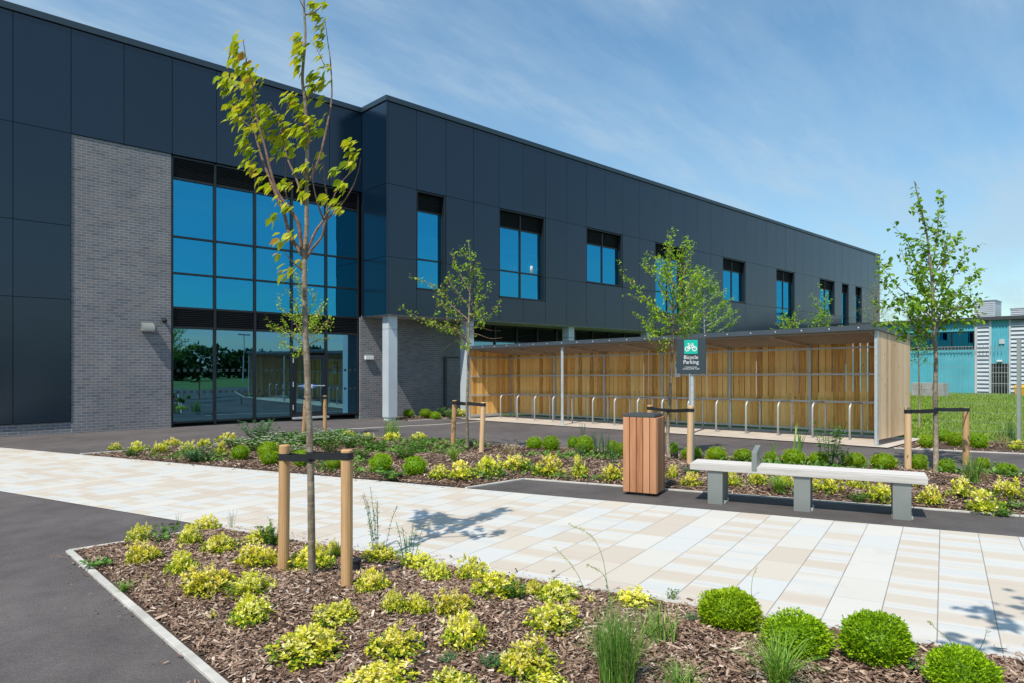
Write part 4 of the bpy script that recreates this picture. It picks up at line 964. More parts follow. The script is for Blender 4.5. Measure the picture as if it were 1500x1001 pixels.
# maple at the right
tree('young_tree', 'bright green young maple standing behind the right end of the bench', GT, (1371,697), 10.6,
 [(1371,697),(1371,640),(1370,580),(1371,530),(1369,490),(1367,455),(1366,420),(1362,385),(1358,345),(1350,310),(1344,285),(1339,265)],
 [([(1365,415),(1368,380),(1373,340),(1377,305),(1383,284)], .3, .011), ([(1368,470),(1340,440),(1315,420),(1285,382)], .4, .014), ([(1369,478),(1335,450),(1310,432),(1282,400)], -.5, .013), ([(1369,485),(1335,462),(1305,448),(1275,440)], .6, .012), ([(1366,420),(1345,390),(1330,355),(1318,342)], -.3, .011), ([(1367,440),(1342,405),(1325,380),(1320,362)], .5, .012),
  ([(1370,500),(1340,480),(1315,476),(1280,474)], -.4, .012), ([(1370,495),(1345,480),(1325,490),(1312,482)], .8, .010), ([(1369,475),(1392,440),(1415,415),(1438,392)], .3, .014), ([(1368,465),(1390,420),(1405,385),(1428,362)], -.4, .013), ([(1366,430),(1382,395),(1395,365),(1406,352)], .5, .011), ([(1365,410),(1378,380),(1385,355),(1388,342)], -.4, .010), ([(1370,482),(1395,455),(1415,450),(1436,462)], -.5, .011), ([(1370,490),(1390,462),(1410,440),(1425,445)], .8, .011), ([(1370,492),(1385,470),(1402,468),(1432,466)], .2, .011),
  ([(1369,470),(1352,430),(1345,405)], .9, .010), ([(1368,455),(1380,425),(1384,400)], -.9, .010), ([(1368,450),(1350,420),(1342,398)], -.9, .010), ([(1369,478),(1350,455),(1332,440)], -1.0, .010), ([(1369,480),(1386,445),(1396,425)], 1.0, .010), ([(1364,395),(1352,370),(1348,350)], .5, .008), ([(1370,498),(1350,490),(1340,470)], .3, .009), ([(1367,440),(1358,410),(1350,390)], .3, .009)],
 M['t4leaf'], M['bark'], .042, .006, .076, 36, BROAD, twigs=4.0, twl=.30, f0=.1, tmu=.5, bark2=M['bark'])
# small tree seen past the trunk of the tall one
tree('young_tree', 'small bushy young tree in front of the entrance door between two slim stakes', GT, (449,641), 16.2,
 [(449,641),(448,600),(448,560),(447,520),(447,480),(446,440),(443,400)],
 [([(447,510),(430,495),(412,488),(393,478)], -.4, .014), ([(447,498),(430,470),(415,455),(405,444)], .5, .013), ([(447,485),(436,455),(428,435),(420,424)], -.4, .012), ([(447,470),(442,435),(437,412),(433,398)], .4, .010), ([(447,478),(455,450),(460,436),(464,428)], .5, .011), ([(447,490),(460,465),(472,450),(481,440)], -.5, .012), ([(447,498),(465,484),(478,475),(489,468)], .5, .012), ([(447,508),(462,500),(474,496),(487,492)], -.4, .012), ([(447,512),(432,512),(420,506),(410,503)], .6, .010), ([(447,515),(436,520),(424,522)], -.6, .009), ([(447,500),(440,475),(432,462)], .9, .010), ([(447,500),(455,475),(462,462)], -.9, .010), ([(447,505),(425,485),(402,480)], .8, .010), ([(447,495),(465,472),(470,455)], .8, .010)],
 M['t2leaf'], M['bark'], .042, .008, .072, 38, KITE, twigs=3.4, twl=.36, f0=.1, tmu=.66, bark2=M['twig'])
# trees beyond the shelter
def wildtree(label, base, d, top, wpx, nb, mat_, bark, r0, ls, per, mu, low, tw=4., spread=.0, group='trees behind the shelter'):
    x0, y0 = base; tr = [(x0, y0), (x0+1, (y0*2+low)/3), (x0, low), (x0-1+spread, (low+top)/2), (x0+spread*2, top)]
    br = []
    for i in range(nb):
        f = (i+.5)/nb; yb = low+(top-low)*(.02+.75*f); sd = (-1 if i % 2 else 1); w = wpx*(1-.75*f**1.3)*rng.uniform(.65, 1.1)
        yt = yb-(abs(low-top))*rng.uniform(.14, .34); br.append(([(x0, yb), (x0+sd*w*.45, yb-(yb-yt)*.4), (x0+sd*w, yt)], rng.uniform(-1, 1)*wpx*d/1000, r0*.26))
    t = (x0-750)/1000; yg = 540+1000*(HC-gz(0,20))/d
    return tree('young_tree', label, group, (x0, yg), d, [(x0, yg)]+tr[1:], br, mat_, bark, r0, .006, ls, per, KITE, twigs=tw, twl=.5, f0=.12, tmu=mu, bark2=bark)
wildtree('white stemmed birch rising behind the shelter roof just right of the sign', (1032,650), 21.5, 398, 44, 18, M['t2leaf'], M['birch'], .05, .08, 44, .5, 500, tw=5.)
wildtree('low leafy tree top showing above the shelter roof under the sixth upper window', (1160,640), 21, 466, 22, 10, M['t2leaf'], M['bark'], .05, .085, 34, .45, 505)
wildtree('narrow leafy tree top above the shelter roof near the far end of the block', (1204,640), 21, 440, 20, 12, M['t2leaf'], M['bark'], .05, .085, 34, .45, 505)
wildtree('thin wispy tree with few leaves at the far corner of the block', (1284,636), 21, 408, 34, 16, M['t2leaf'], M['twig'], .045, .045, 16, .5, 490, tw=3)
wildtree('small slender tree behind the shelter in front of the turquoise building', (1346,630), 19.5, 478, 20, 12, M['t4leaf'], M['bark'], .035, .075, 30, .5, 540, tw=2.5)
# stakes with straps
def stake(label, base, top, d, strap_y, tx, ty, r=.042, lean=0, h=.05):
    p, _ = gp(*base); z0 = bedz(p.x, p.y)-.1; o = thing('tree_stake', (p.x, p.y, z0+.1), label, 'tree stake', 'wooden tree stakes')
    q = atd(top[0], top[1], depth(p)); hgt = q.z-z0-.1; q = Vector((q.x-p.x, q.y-p.y, 0))
    mb = MB(); n = 6; pts = [Vector((q.x*i/n, q.y*i/n, -.1+(hgt+.1)*i/n)) for i in range(n+1)]
    mb.tube(pts+[pts[-1]+Vector((0,0,.006))], [r]*(n+1)+[r*.86], 16, t=random.random()); mb.build('post', M['stake'], o, smooth=False, bevel=.002)
    for a in (random.uniform(0, 6.28),):                      # drying crack
        pass
    zs_ = HC-(strap_y-540)/1000*depth(p)-z0-.1; tr = atd(tx, ty, d); T = Vector((tr.x-p.x, tr.y-p.y, tr.z-z0-.1)); c = Vector((q.x, q.y, 0))*(zs_/hgt)
    mb = MB(); ring = []; n = 20
    for i in range(n+1): a = i/n*2*math.pi; ring.append(Vector((c.x+(r+.004)*math.cos(a), c.y+(r+.004)*math.sin(a), zs_)))
    def band(pts, hh):
        vs_ = []; 
        for p_ in pts: vs_ += [p_-Vector((0,0,hh/2)), p_+Vector((0,0,hh/2))]
        mb.add(vs_, [(2*i,2*i+2,2*i+3,2*i+1) for i in range(len(pts)-1)])
    band(ring, h)
    dirn = Vector((T.x-c.x, T.y-c.y, 0)).normalized(); nr = Vector((-dirn.y, dirn.x, 0)); rt_ = .033
    for s in (-1, 1):
        a = Vector((c.x, c.y, zs_))+nr*s*r*.9; b = Vector((T.x, T.y, T.z))+nr*s*rt_; m_ = (a+b)/2-Vector((0,0,.006)); band([a, m_, b], h)
    band([Vector((T.x+(rt_)*math.cos(i/12*6.2832), T.y+rt_*math.sin(i/12*6.2832), T.z)) for i in range(13)], h)
    st = mb.build('strap', M['black'], o); so_ = st.modifiers.new('Solidify', 'SOLIDIFY'); so_.thickness = .005
    return o
stake('split round stake left of the tall near tree trunk', (415,848), (417,653), 5.08, 669, 455, 671)
stake('knotted round stake right of the tall near tree trunk', (508,872), (508,660), 5.08, 668, 455, 667)
stake('stake left of the sparse tree near the shelter', (663,658), (666,587), 13.2, 590, 685, 592, .048, h=.06)
stake('stake right of the sparse tree near the shelter', (705,666), (708,590), 13.2, 593, 685, 591, .048, h=.06)
stake('stake behind the litter bin, left of the leafy tree', (951,674), (952,594), 12.2, 598, 980, 602, .050, h=.055)
stake('stake in front of the sign post, right of the leafy tree', (1010,685), (1012,595), 12.2, 601, 980, 602, .05, h=.055)
stake('stake left of the maple at the end of the bench', (1330,693), (1330,597), 10.6, 603, 1371, 602, .05, h=.055)
stake('cracked stake right of the maple at the end of the bench', (1415,681), (1415,598), 10.6, 600, 1371, 600, .05, h=.055)
stake('slim stake left of the small tree by the entrance door', (444,646), (448,581), 16.2, 584, 449, 584, .045)
stake('slim stake right of the small tree by the entrance door', (476,642), (476,580), 16.2, 583, 449, 583, .045)
for px, py, lab in ((1379,697,'at the foot of the maple trunk'), (690,661,'at the foot of the sparse tree'), (521,842,'beside the right stake of the tall near tree'), (990,676,'in the mulch right of the litter bin')):
    p, _ = gp(px, py); mb = MB(); r = .045; mb.tube([(0,0,-.05),(0,0,.085)], [r*.82,r*.82], 14); mb.tube([(0,0,.08),(0,0,.10)], [r,r], 14)
    o = mb.build('watering_pipe', M['black'], loc=(p.x, p.y, bedz(p.x,p.y)), bevel=.004); tag(o, 'short black watering pipe '+lab, 'watering pipe', 'tree watering pipes')
# ------------------------------------------------------------------ shrubs and herbs
def shrub_mesh(seed, ros=92, lr=.047, W_=.27, Hh=.30):
    global rng; keep = rng; rng = np.random.default_rng(seed); acc = Acc(); mb_v = []
    lob = [(rng.uniform(-.45,.45), rng.uniform(-.45,.45), rng.uniform(.55,.9), rng.uniform(.6,1.1)) for _ in range(6)]+[(0,0,.75,.95)]
    P, D, Nn, S, T = [], [], [], [], []
    for i in range(ros):
        lx, ly, ls, lh = lob[i % 7]; a = rng.uniform(0, 6.283); el_ = math.asin(rng.uniform(.02, 1)); sh_ = rng.uniform(.72, 1.05)
        dr = np.array([math.cos(el_)*math.cos(a), math.cos(el_)*math.sin(a), math.sin(el_)])
        c = np.array([lx*W_*.9+dr[0]*W_*ls*.75*sh_, ly*W_*.9+dr[1]*W_*ls*.75*sh_, .03+dr[2]*Hh*lh*.82*sh_])
        axis = unit((dr*.7+np.array([0,0,.75])+rng.normal(0,.22,3))[None])[0]
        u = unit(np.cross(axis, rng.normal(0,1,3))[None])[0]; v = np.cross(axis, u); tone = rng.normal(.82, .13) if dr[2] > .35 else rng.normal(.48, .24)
        nl = rng.integers(6, 10)
        for k in range(nl):
            th = k*2.4+rng.uniform(-.3,.3); op = .35+.85*k/nl; d_ = axis*math.cos(op)+(u*math.cos(th)+v*math.sin(th))*math.sin(op)
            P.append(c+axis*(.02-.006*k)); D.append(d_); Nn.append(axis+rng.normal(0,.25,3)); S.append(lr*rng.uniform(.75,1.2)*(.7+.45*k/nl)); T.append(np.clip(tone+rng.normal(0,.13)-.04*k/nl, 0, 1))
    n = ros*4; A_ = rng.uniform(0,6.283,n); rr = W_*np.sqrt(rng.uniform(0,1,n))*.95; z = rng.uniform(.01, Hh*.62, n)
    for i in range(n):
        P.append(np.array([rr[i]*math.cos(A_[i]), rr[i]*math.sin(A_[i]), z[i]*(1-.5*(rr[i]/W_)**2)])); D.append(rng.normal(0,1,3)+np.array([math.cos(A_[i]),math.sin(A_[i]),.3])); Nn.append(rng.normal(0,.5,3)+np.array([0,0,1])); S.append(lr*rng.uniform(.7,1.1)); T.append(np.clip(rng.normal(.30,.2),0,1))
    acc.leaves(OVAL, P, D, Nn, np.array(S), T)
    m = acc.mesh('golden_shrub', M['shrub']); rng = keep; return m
def ball_mesh(seed, n=4600):
    global rng; keep = rng; rng = np.random.default_rng(seed); acc = Acc(); D = rdir(n, -.75)
    lump = 1+.09*np.sin(D[:,0]*5+seed)*np.cos(D[:,1]*4.4+1.3*seed)+.06*np.sin(D[:,2]*8+seed*2.1+D[:,0]*3)+.05*np.sin(D[:,0]*13+seed)*np.sin(D[:,1]*12)*np.cos(D[:,2]*11)
    P = D*.5*lump[:,None]*(rng.uniform(.84, 1.03, n)+(rng.uniform(0,1,n) > .975)*rng.uniform(.03,.12,n))[:,None]; P[:,2] = P[:,2]*.92+.40; q = unit(D+np.array([0,0,.45])+rng.normal(0,.45,(n,3)))
    acc.leaves(OVAL, P, q, rdir(n), .064*rng.uniform(.6,1.3,n), np.clip(rng.normal(.5,.26,n),0,1), .058*rng.uniform(.7,1.2,n))
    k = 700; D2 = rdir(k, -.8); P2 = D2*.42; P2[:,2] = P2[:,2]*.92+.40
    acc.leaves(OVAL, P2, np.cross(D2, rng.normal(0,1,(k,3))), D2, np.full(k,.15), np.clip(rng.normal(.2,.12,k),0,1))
    m = acc.mesh('box_ball', M['box']); rng = keep; return m
def tuft_mesh(seed, n, h, spread, w, mat, arch=.5, name='grass_tuft', base=.05, hv=.35):
    r_ = np.random.default_rng(seed); V, F, T = [], [], []; b = 0
    for i in range(n):
        a = r_.uniform(0, 6.283); L_ = h*r_.uniform(1-hv*1.4, 1.1); rad = base*math.sqrt(r_.uniform()); x, y = rad*math.cos(a*1.7+i), rad*math.sin(a*1.7+i); out = spread*r_.uniform(.15, 1); ww = w*r_.uniform(.6,1.2); sd = np.array([-math.sin(a), math.cos(a), 0])*ww/2
        k = 5
        for j in range(k+1):
            t = j/k; c = np.array([x+math.cos(a)*out*t**1.6, y+math.sin(a)*out*t**1.6, L_*(t-arch*.45*t**2.6*(out/spread))]); wj = (1-t**2.2)
            V += [c-sd*wj, c+sd*wj]
        for j in range(k): F.append((b+2*j, b+2*j+1, b+2*j+3, b+2*j+2)); 
        T += [float(np.clip(r_.normal(.45,.25),0,1))]*k; b += 2*(k+1)
    return np_mesh(name, np.array(V), np.array(F), np.array(T), mat)
def herb_mesh(seed, nst, h, spread, leaf, nl, mat, tall=False, flowers=0, name='herb', mu=.5):
    global rng; keep = rng; rng = np.random.default_rng(seed); mb = Acc(); P, D, Nn, S, T = [], [], [], [], []; FP = []
    sv, sf = [], []
    for i in range(nst):
        a = rng.uniform(0, 6.283); rr = spread*math.sqrt(rng.uniform()); L_ = h*rng.uniform(.55,1.05)
        p0 = np.array([rr*.35*math.cos(a), rr*.35*math.sin(a), 0]); p2 = np.array([rr*math.cos(a), rr*math.sin(a), L_]); p1 = (p0+p2)/2+np.array([0,0,L_*.15])
        C = catmull([p0,p1,p2], 4); sb = len(sv)
        for c in C: sv += [c+np.array([.0025,0,0]), c+np.array([-.0012,.0022,0]), c+np.array([-.0012,-.0022,0])]
        for j in range(len(C)-1):
            for q in range(3): sf.append((sb+3*j+q, sb+3*j+(q+1)%3, sb+3*j+3+(q+1)%3, sb+3*j+3+q))
        for k in range(nl):
            t = rng.uniform(.1 if not tall else .15, 1); c = C[min(len(C)-1, int(t*(len(C)-1)+.5))]; th = rng.uniform(0, 6.283)
            P.append(c+rng.normal(0,.008,3)); D.append([math.cos(th), math.sin(th), rng.uniform(-.2,.6)]); Nn.append([0,0,1]+rng.normal(0,.35,3)); S.append(leaf*rng.uniform(.55,1.15)*(1-.45*t if tall else 1)); T.append(np.clip(rng.normal(mu,.22),0,1))
        if flowers and rng.uniform() < flowers: FP.append(p2)
    mb.leaves(OVAL if leaf > .03 else KITE, P, D, Nn, np.array(S), T)
    fs = np.array(sf); fs3 = np.concatenate([fs[:,[0,1,2]], fs[:,[0,2,3]]]); mb.add(np.array(sv), fs3, .35)
    nfl0 = sum(len(f) for f in mb.F)
    for c in FP:
        k = 6; th = np.arange(k)*6.283/k; mb.leaves(OVAL, np.repeat(c[None],k,0), np.stack([np.cos(th),np.sin(th),np.full(k,.25)],1), np.repeat(np.array([[0,0,1.]]),k,0), np.full(k,.022), np.full(k,.5), np.full(k,.03))
    m = mb.mesh(name, [mat, M['petal']]); rng = keep
    mi = np.zeros(len(m.polygons), dtype=np.int32); mi[nfl0:] = 1; m.polygons.foreach_set('material_index', mi); return m
SHR = [shrub_mesh(11+i) for i in range(7)]; SHRS = [shrub_mesh(31+i, 44, .06) for i in range(4)]; SPR = shrub_mesh(51, 7, .085)
BALL = [ball_mesh(3), ball_mesh(8), ball_mesh(13)]; BALLS = [ball_mesh(5, 1100), ball_mesh(6, 1100)]
used = {}
_vc = {}
def put(name, me, label, cat, group, px, py, w, h, wm, hm, rz=None, sink=.0):
    """stand a plant on the bed; px,py is its foot and w,h its size in the photograph, from which its real size and distance follow"""
    if me.name not in _vc:
        v = np.empty(len(me.vertices)*3, dtype=np.float32); me.vertices.foreach_get('co', v); _vc[me.name] = v.reshape(-1,3)[::3].astype(float)
    V = _vc[me.name]; p, d = gp(px, py); W_ = w*d/1000; q = p+FV*W_*.35; sW, sH = W_/wm, h*d/1000/hm*.8
    rz = random.uniform(0, 6.28) if rz is None else rz; c_, s_ = math.cos(rz), math.sin(rz)
    for _ in range(7):
        z = bedz(q.x, q.y)-sink*sH*hm
        X = (V[:,0]*c_-V[:,1]*s_)*sW+q.x; Yw = (V[:,0]*s_+V[:,1]*c_)*sW+q.y; Z = V[:,2]*sH+z
        dd = np.maximum(CA*X+SA*Yw, .3); u = 750+1000*(SA*X-CA*Yw)/dd; v = 540-1000*(Z-HC)/dd
        x0, x1 = np.percentile(u, (1.5, 98.5)); y0, y1 = np.percentile(v, (1., 99.)); dq = CA*q.x+SA*q.y
        sW *= min(1.5, max(.66, w/(x1-x0))); sH = max(.28*sW*wm/hm, sH+.8*(h-(y1-y0))*dq/1000/hm)
        q = q+RV*((px-(x0+x1)/2)*dq/1000)-FV*(.8*(py-y1)*dq*dq/(HC*1000))
    o = link(bpy.data.objects.new(name, me)); o.location = (q.x, q.y, bedz(q.x, q.y)-sink*sH*hm); o.scale = (sW, sW, sH); o.rotation_euler = (0, 0, rz)
    return tag(o, label, cat, group)
GN, GM, GB = 'golden shrubs in the near bed', 'golden shrubs in the middle bed', 'clipped box balls'
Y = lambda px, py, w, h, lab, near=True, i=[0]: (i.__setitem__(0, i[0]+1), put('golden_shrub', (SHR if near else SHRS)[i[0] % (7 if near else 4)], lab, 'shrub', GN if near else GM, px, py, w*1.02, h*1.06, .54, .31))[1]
for a in [(211,826,48,32,'loose golden shrub near the left tip of the near bed, just below the back row'),(204,795,36,26,'pale golden shrub at the very left of the near bed back row'),(278,797,32,26,'golden shrub in the back row right of the green weed'),(301,780,42,24,'rearmost golden shrub touching the paving at the left of the near bed'),
 (266,842,46,34,'compact golden shrub with a bare mulch patch to its left, second row'),(323,813,52,28,'flat golden shrub left of the split stake, upper row'),(377,833,58,34,'dense golden shrub touching the left side of the split stake'),(304,871,72,40,'wide sprawling golden shrub in the middle of the left mulch'),
 (369,876,64,36,'golden shrub in front of the split stake base, upper of two'),(368,916,56,42,'golden shrub in front of the split stake base, lower of two'),(380,799,48,24,'golden shrub mixed with weeds behind the split stake'),(456,836,62,38,'greenish golden shrub behind the tall tree trunk'),(489,816,26,22,'small golden shrub between the trunk and the right stake, at the back'),
 (558,824,50,26,'golden shrub under the tall wispy weed'),(611,836,46,26,'golden shrub at the paving edge in the tree shadow'),(638,854,42,28,'golden shrub one step in front of the shadowed paving edge'),(546,869,46,34,'golden shrub immediately right of the knotted stake'),(692,851,44,34,'upright golden shrub at the paving edge right of the tree shadow'),
 (727,879,66,40,'large golden shrub with a grassy right side near the paving edge'),(577,899,34,32,'leggy golden shrub with bare stems, left half of a pair'),(612,901,36,30,'leggy golden shrub with bare stems, right half of a pair'),(664,903,52,38,'golden shrub in the middle of the near bed with a weed on its right'),(492,919,62,36,'open golden shrub in front of the knotted stake'),
 (680,951,60,50,'tall golden shrub with a round green weed leaf at its foot'),(450,978,100,58,'biggest golden shrub with yellow drooping leaves in the lower left foreground'),(578,969,74,50,'golden shrub in the centre foreground above the cropped one'),(556,1026,98,54,'golden shrub cropped by the bottom edge at lower left centre'),(665,1024,66,42,'golden shrub cropped by the bottom edge at lower centre'),
 (772,997,76,60,'bushy golden shrub in the foreground left of the tall grass'),(809,929,72,46,'round golden shrub in front of two smaller ones right of centre'),(818,887,54,34,'golden shrub just behind the round one near the paving edge'),(930,894,56,32,'golden shrub with orange tinged leaves near the paving right of the tall stalks'),(800,1016,58,24,'low golden shrub cropped at the bottom left of the tall grass'),(783,878,34,26,'small golden shrub filling the gap at the paving edge left of the tall stalks')]: Y(*a)
def sprout(px, py, w, lab): put('shrub_sprout', SPR, lab, 'shrub', 'small golden sprouts', px, py, w, w*.95, .4, .3)
for a in [(306,881,15,'single golden sprout below the sprawling shrub at left'),(311,908,16,'lower golden sprout in open mulch at left'),(866,884,16,'golden sprout near the paving left of the tall stalks'),(216,850,9,'tiny golden sprout near the left kerb'),(249,861,9,'tiny golden sprout left of the sprawling shrub')]: sprout(*a)
for a in [(168,660,20,11,'leftmost golden shrub in the middle bed'),(204,662,28,14,'golden shrub above a dark green clump at the left of the middle bed'),(235,663,26,15,'golden shrub third from the left end of the middle bed'),(253,655,22,13,'golden shrub at the rear kerb near the left end of the middle bed'),(277,665,26,18,'golden shrub left of the blue green herb'),(322,668,20,20,'golden shrub right of the blue green herb'),
 (303,655,20,11,'golden shrub behind the blue green herb'),(333,648,32,13,'golden shrub in front of the white flowers at the rear kerb'),(509,641,18,10,'small golden shrub behind the white flowers'),(538,645,22,10,'golden shrub behind the right group of white flowers'),(574,646,26,12,'bright flat golden shrub alone at the rear of the bed'),(613,645,22,11,'bright golden shrub at the rear near the left stake of the sparse tree'),
 (643,702,28,20,'small golden shrub at the paving edge right of a box ball'),(679,701,38,24,'golden shrub left of the asphalt bench pad corner'),(716,697,36,28,'golden shrub in front of the sparse tree'),(757,689,40,21,'golden shrub behind the corner of the bench pad'),(804,698,40,30,'golden shrub behind the middle of the bench pad left of the bin'),(848,700,24,30,'narrow golden shrub left of the bin, left of a pair'),(897,704,30,23,'golden shrub touching the left side of the bin'),
 (985,702,16,20,'golden shrub touching the right side of the bin'),(1013,713,30,20,'golden shrub left of the first bench leg'),(1076,712,22,22,'golden shrub seen under the bench just right of the first leg'),(1110,711,26,20,'golden shrub under the bench left of the blade clump'),(1152,716,24,22,'golden shrub under the bench left of the middle leg'),(1212,722,44,27,'wide golden shrub under the bench right of the middle leg'),(1254,717,34,18,'golden shrub under the bench further back'),
 (1286,736,40,30,'golden shrub left of the third bench leg'),(1363,740,36,27,'round golden shrub right of the third bench leg'),(1408,729,42,28,'green mottled golden shrub behind the round one at right'),(1445,752,54,32,'large golden shrub at the pad edge at far right'),(1476,732,52,30,'golden shrub at the right edge behind the large one'),(1340,714,22,16,'small golden shrub behind the bench right end')]: Y(*a, near=False)
put('golden_shrub', SHRS[0], 'golden shrub in the small bed by the mesh fence at right edge', 'shrub', GM, 1488, 659, 26, 14, .54, .31)
put('golden_shrub', SHRS[1], 'golden shrub beside the second column under the overhang', 'shrub', GM, 675, 608, 18, 10, .54, .31)
def B(px, py, w, h, lab, near=False, i=[0]):
    i[0] += 1; return put('box_ball', (BALL if near else BALLS)[i[0] % (3 if near else 2)], lab, 'shrub', GB, px, py, w, h, 1.02, .86, sink=.04)
for a in [(1069,928,86,64,'leftmost large box ball in the near bed, beside the paving'),(1168,964,96,68,'large box ball behind the arching grass clump'),(1284,976,102,78,'large box ball standing alone right of the arching grass'),(1412,1026,106,78,'box ball cropped by the lower right corner')]: B(*a, near=True)
for a in [(352,673,28,21,'box ball left of the split stake in the middle bed'),(393,674,30,26,'taller box ball of a touching pair beside the split stake'),(396,680,28,20,'front box ball of a touching pair beside the split stake'),(441,682,26,22,'box ball seen between split stake and trunk'),(489,687,22,17,'box ball hidden behind the right strap'),(558,691,32,26,'box ball near the paving with a weed at its foot'),(560,680,24,16,'smaller box ball behind the one with a weed at its foot'),
 (608,695,33,26,'solitary round box ball at the paving edge left of centre'),(783,657,23,17,'left box ball of two behind the bench pad'),(807,660,25,21,'right box ball of two behind the bench pad'),(839,659,17,18,'box ball left of the upright rosemary'),(857,663,24,24,'box ball among the upright rosemary'),(897,663,17,18,'box ball right of the upright rosemary'),(910,667,16,18,'box ball half hidden by the left side of the bin'),
 (986,666,15,18,'box ball just right of the bin'),(1013,673,30,18,'dark box ball behind the stake of the leafy tree'),(1049,675,29,20,'box ball above the left end of the bench'),(1089,676,28,18,'box ball left of the bench armrest'),(1129,678,18,17,'box ball right of the bench armrest'),(1163,681,34,23,'box ball behind iris blades above the bench'),(1199,682,28,20,'box ball left of the tall flowering weed'),(1252,685,30,21,'box ball right of the tall flowering weed'),
 (1294,688,40,24,'broad dark box ball left of the maple stake'),(1346,689,26,23,'box ball between the maple stake and trunk'),(1387,693,26,21,'box ball behind the black watering pipe'),(1439,688,24,17,'box ball behind the dark blade clump at right'),(1474,697,34,19,'box ball farthest right in the middle bed'),
 (1357,655,24,17,'front left box ball in the small bed by the fence'),(1372,648,30,18,'rear box ball in the small bed by the fence'),(1399,653,24,18,'box ball left of the cracked stake by the fence'),(1434,656,28,21,'box ball right of the cracked stake by the fence'),
 (555,611,14,18,'tall box bush left of the first column'),(596,612,16,11,'first box ball right of the first column'),(622,612,17,12,'box ball in the middle of the bed under the overhang'),(638,614,16,11,'front box ball in the bed under the overhang')]: B(*a)
# grasses, herbs and weeds
G1 = tuft_mesh(1, 520, .50, .46, .007, M['blade'], 1.1, base=.15); G2 = tuft_mesh(2, 170, .36, .42, .011, M['lightblade'], 1.0, base=.06)
G3 = tuft_mesh(3, 130, .30, .16, .005, M['blade'], .5, base=.09); G4 = tuft_mesh(4, 70, .24, .2, .005, M['dry'], .5, base=.08); G5 = tuft_mesh(6, 9, .5, .08, .022, M['blade'], .2, base=.03, hv=.2)
G6 = tuft_mesh(7, 60, .16, .16, .007, M['blade'], .8, base=.03); G7 = tuft_mesh(9, 90, .46, .28, .014, M['blade'], .5, base=.07)
GG = 'grass clumps'
for me, px, py, w, h, lab, wm, hm in [(G1,905,1014,86,118,'tall dense blue green grass clump at the bottom right of centre',.62,.46),(G3,962,946,62,58,'fine grass clump with brown tips behind the tall grass',.34,.3),(G2,1142,1016,92,82,'arching light green grass clump in front of a box ball',.62,.27),(G3,998,1020,60,50,'short fine grass cropped at the bottom beside the tall grass',.34,.3),
 (G6,183,868,30,17,'low grass tuft beside the left kerb',.3,.15),(G5,1170,682,16,50,'stiff iris blades in front of a box ball above the bench',.14,.5),(G5,1135,676,10,26,'short iris blades right of the armrest',.14,.5),(G5,640,606,8,20,'iris blades in the bed under the overhang',.14,.5),(G5,604,606,8,18,'iris blades beside the first column',.14,.5),(G2,1141,722,34,26,'strap leaved clump under the bench left of the middle leg',.5,.3),
 (G7,1424,709,36,38,'dark strap leaved clump right of the maple stake',.5,.42),(G4,742,668,30,18,'dry straw coloured grass behind the golden shrubs',.36,.22),(G4,648,656,16,12,'dry grass left of the sparse tree stake',.36,.22),(G4,1440,708,22,22,'dry grass in front of the dark strap leaved clump',.36,.22),(G4,1470,652,22,14,'dry grass beside the fence post',.36,.22),(G2,665,677,22,20,'green grass tuft at the left stake of the sparse tree',.5,.3),(G3,1478,644,34,26,'rough long grass growing through the mesh fence',.34,.3),(G4,706,655,18,14,'dry grass between the stakes of the sparse tree',.36,.22),(G3,575,640,24,26,'feathery pale grass at the rear kerb',.34,.3)]:
    put('grass_clump', me, lab, 'grass', GG, px, py, w*1.1, h*1.05, wm, hm)
H1 = herb_mesh(1, 36, .22, .22, .042, 18, M['herb']); H2 = herb_mesh(2, 46, .30, .24, .032, 30, M['glauc'], name='herb'); H3 = herb_mesh(3, 14, .62, .16, .050, 26, M['herb'], True, 0, mu=.55)
H4 = herb_mesh(4, 14, .12, .16, .075, 4, M['herb']); H5 = herb_mesh(5, 46, .22, .26, .030, 22, M['herb'], False, .9); H6 = herb_mesh(6, 10, .50, .07, .022, 40, M['glauc'], True, name='herb', mu=.35); H7 = herb_mesh(7, 9, .5, .20, .030, 34, M['herb'], True, 0, mu=.4)
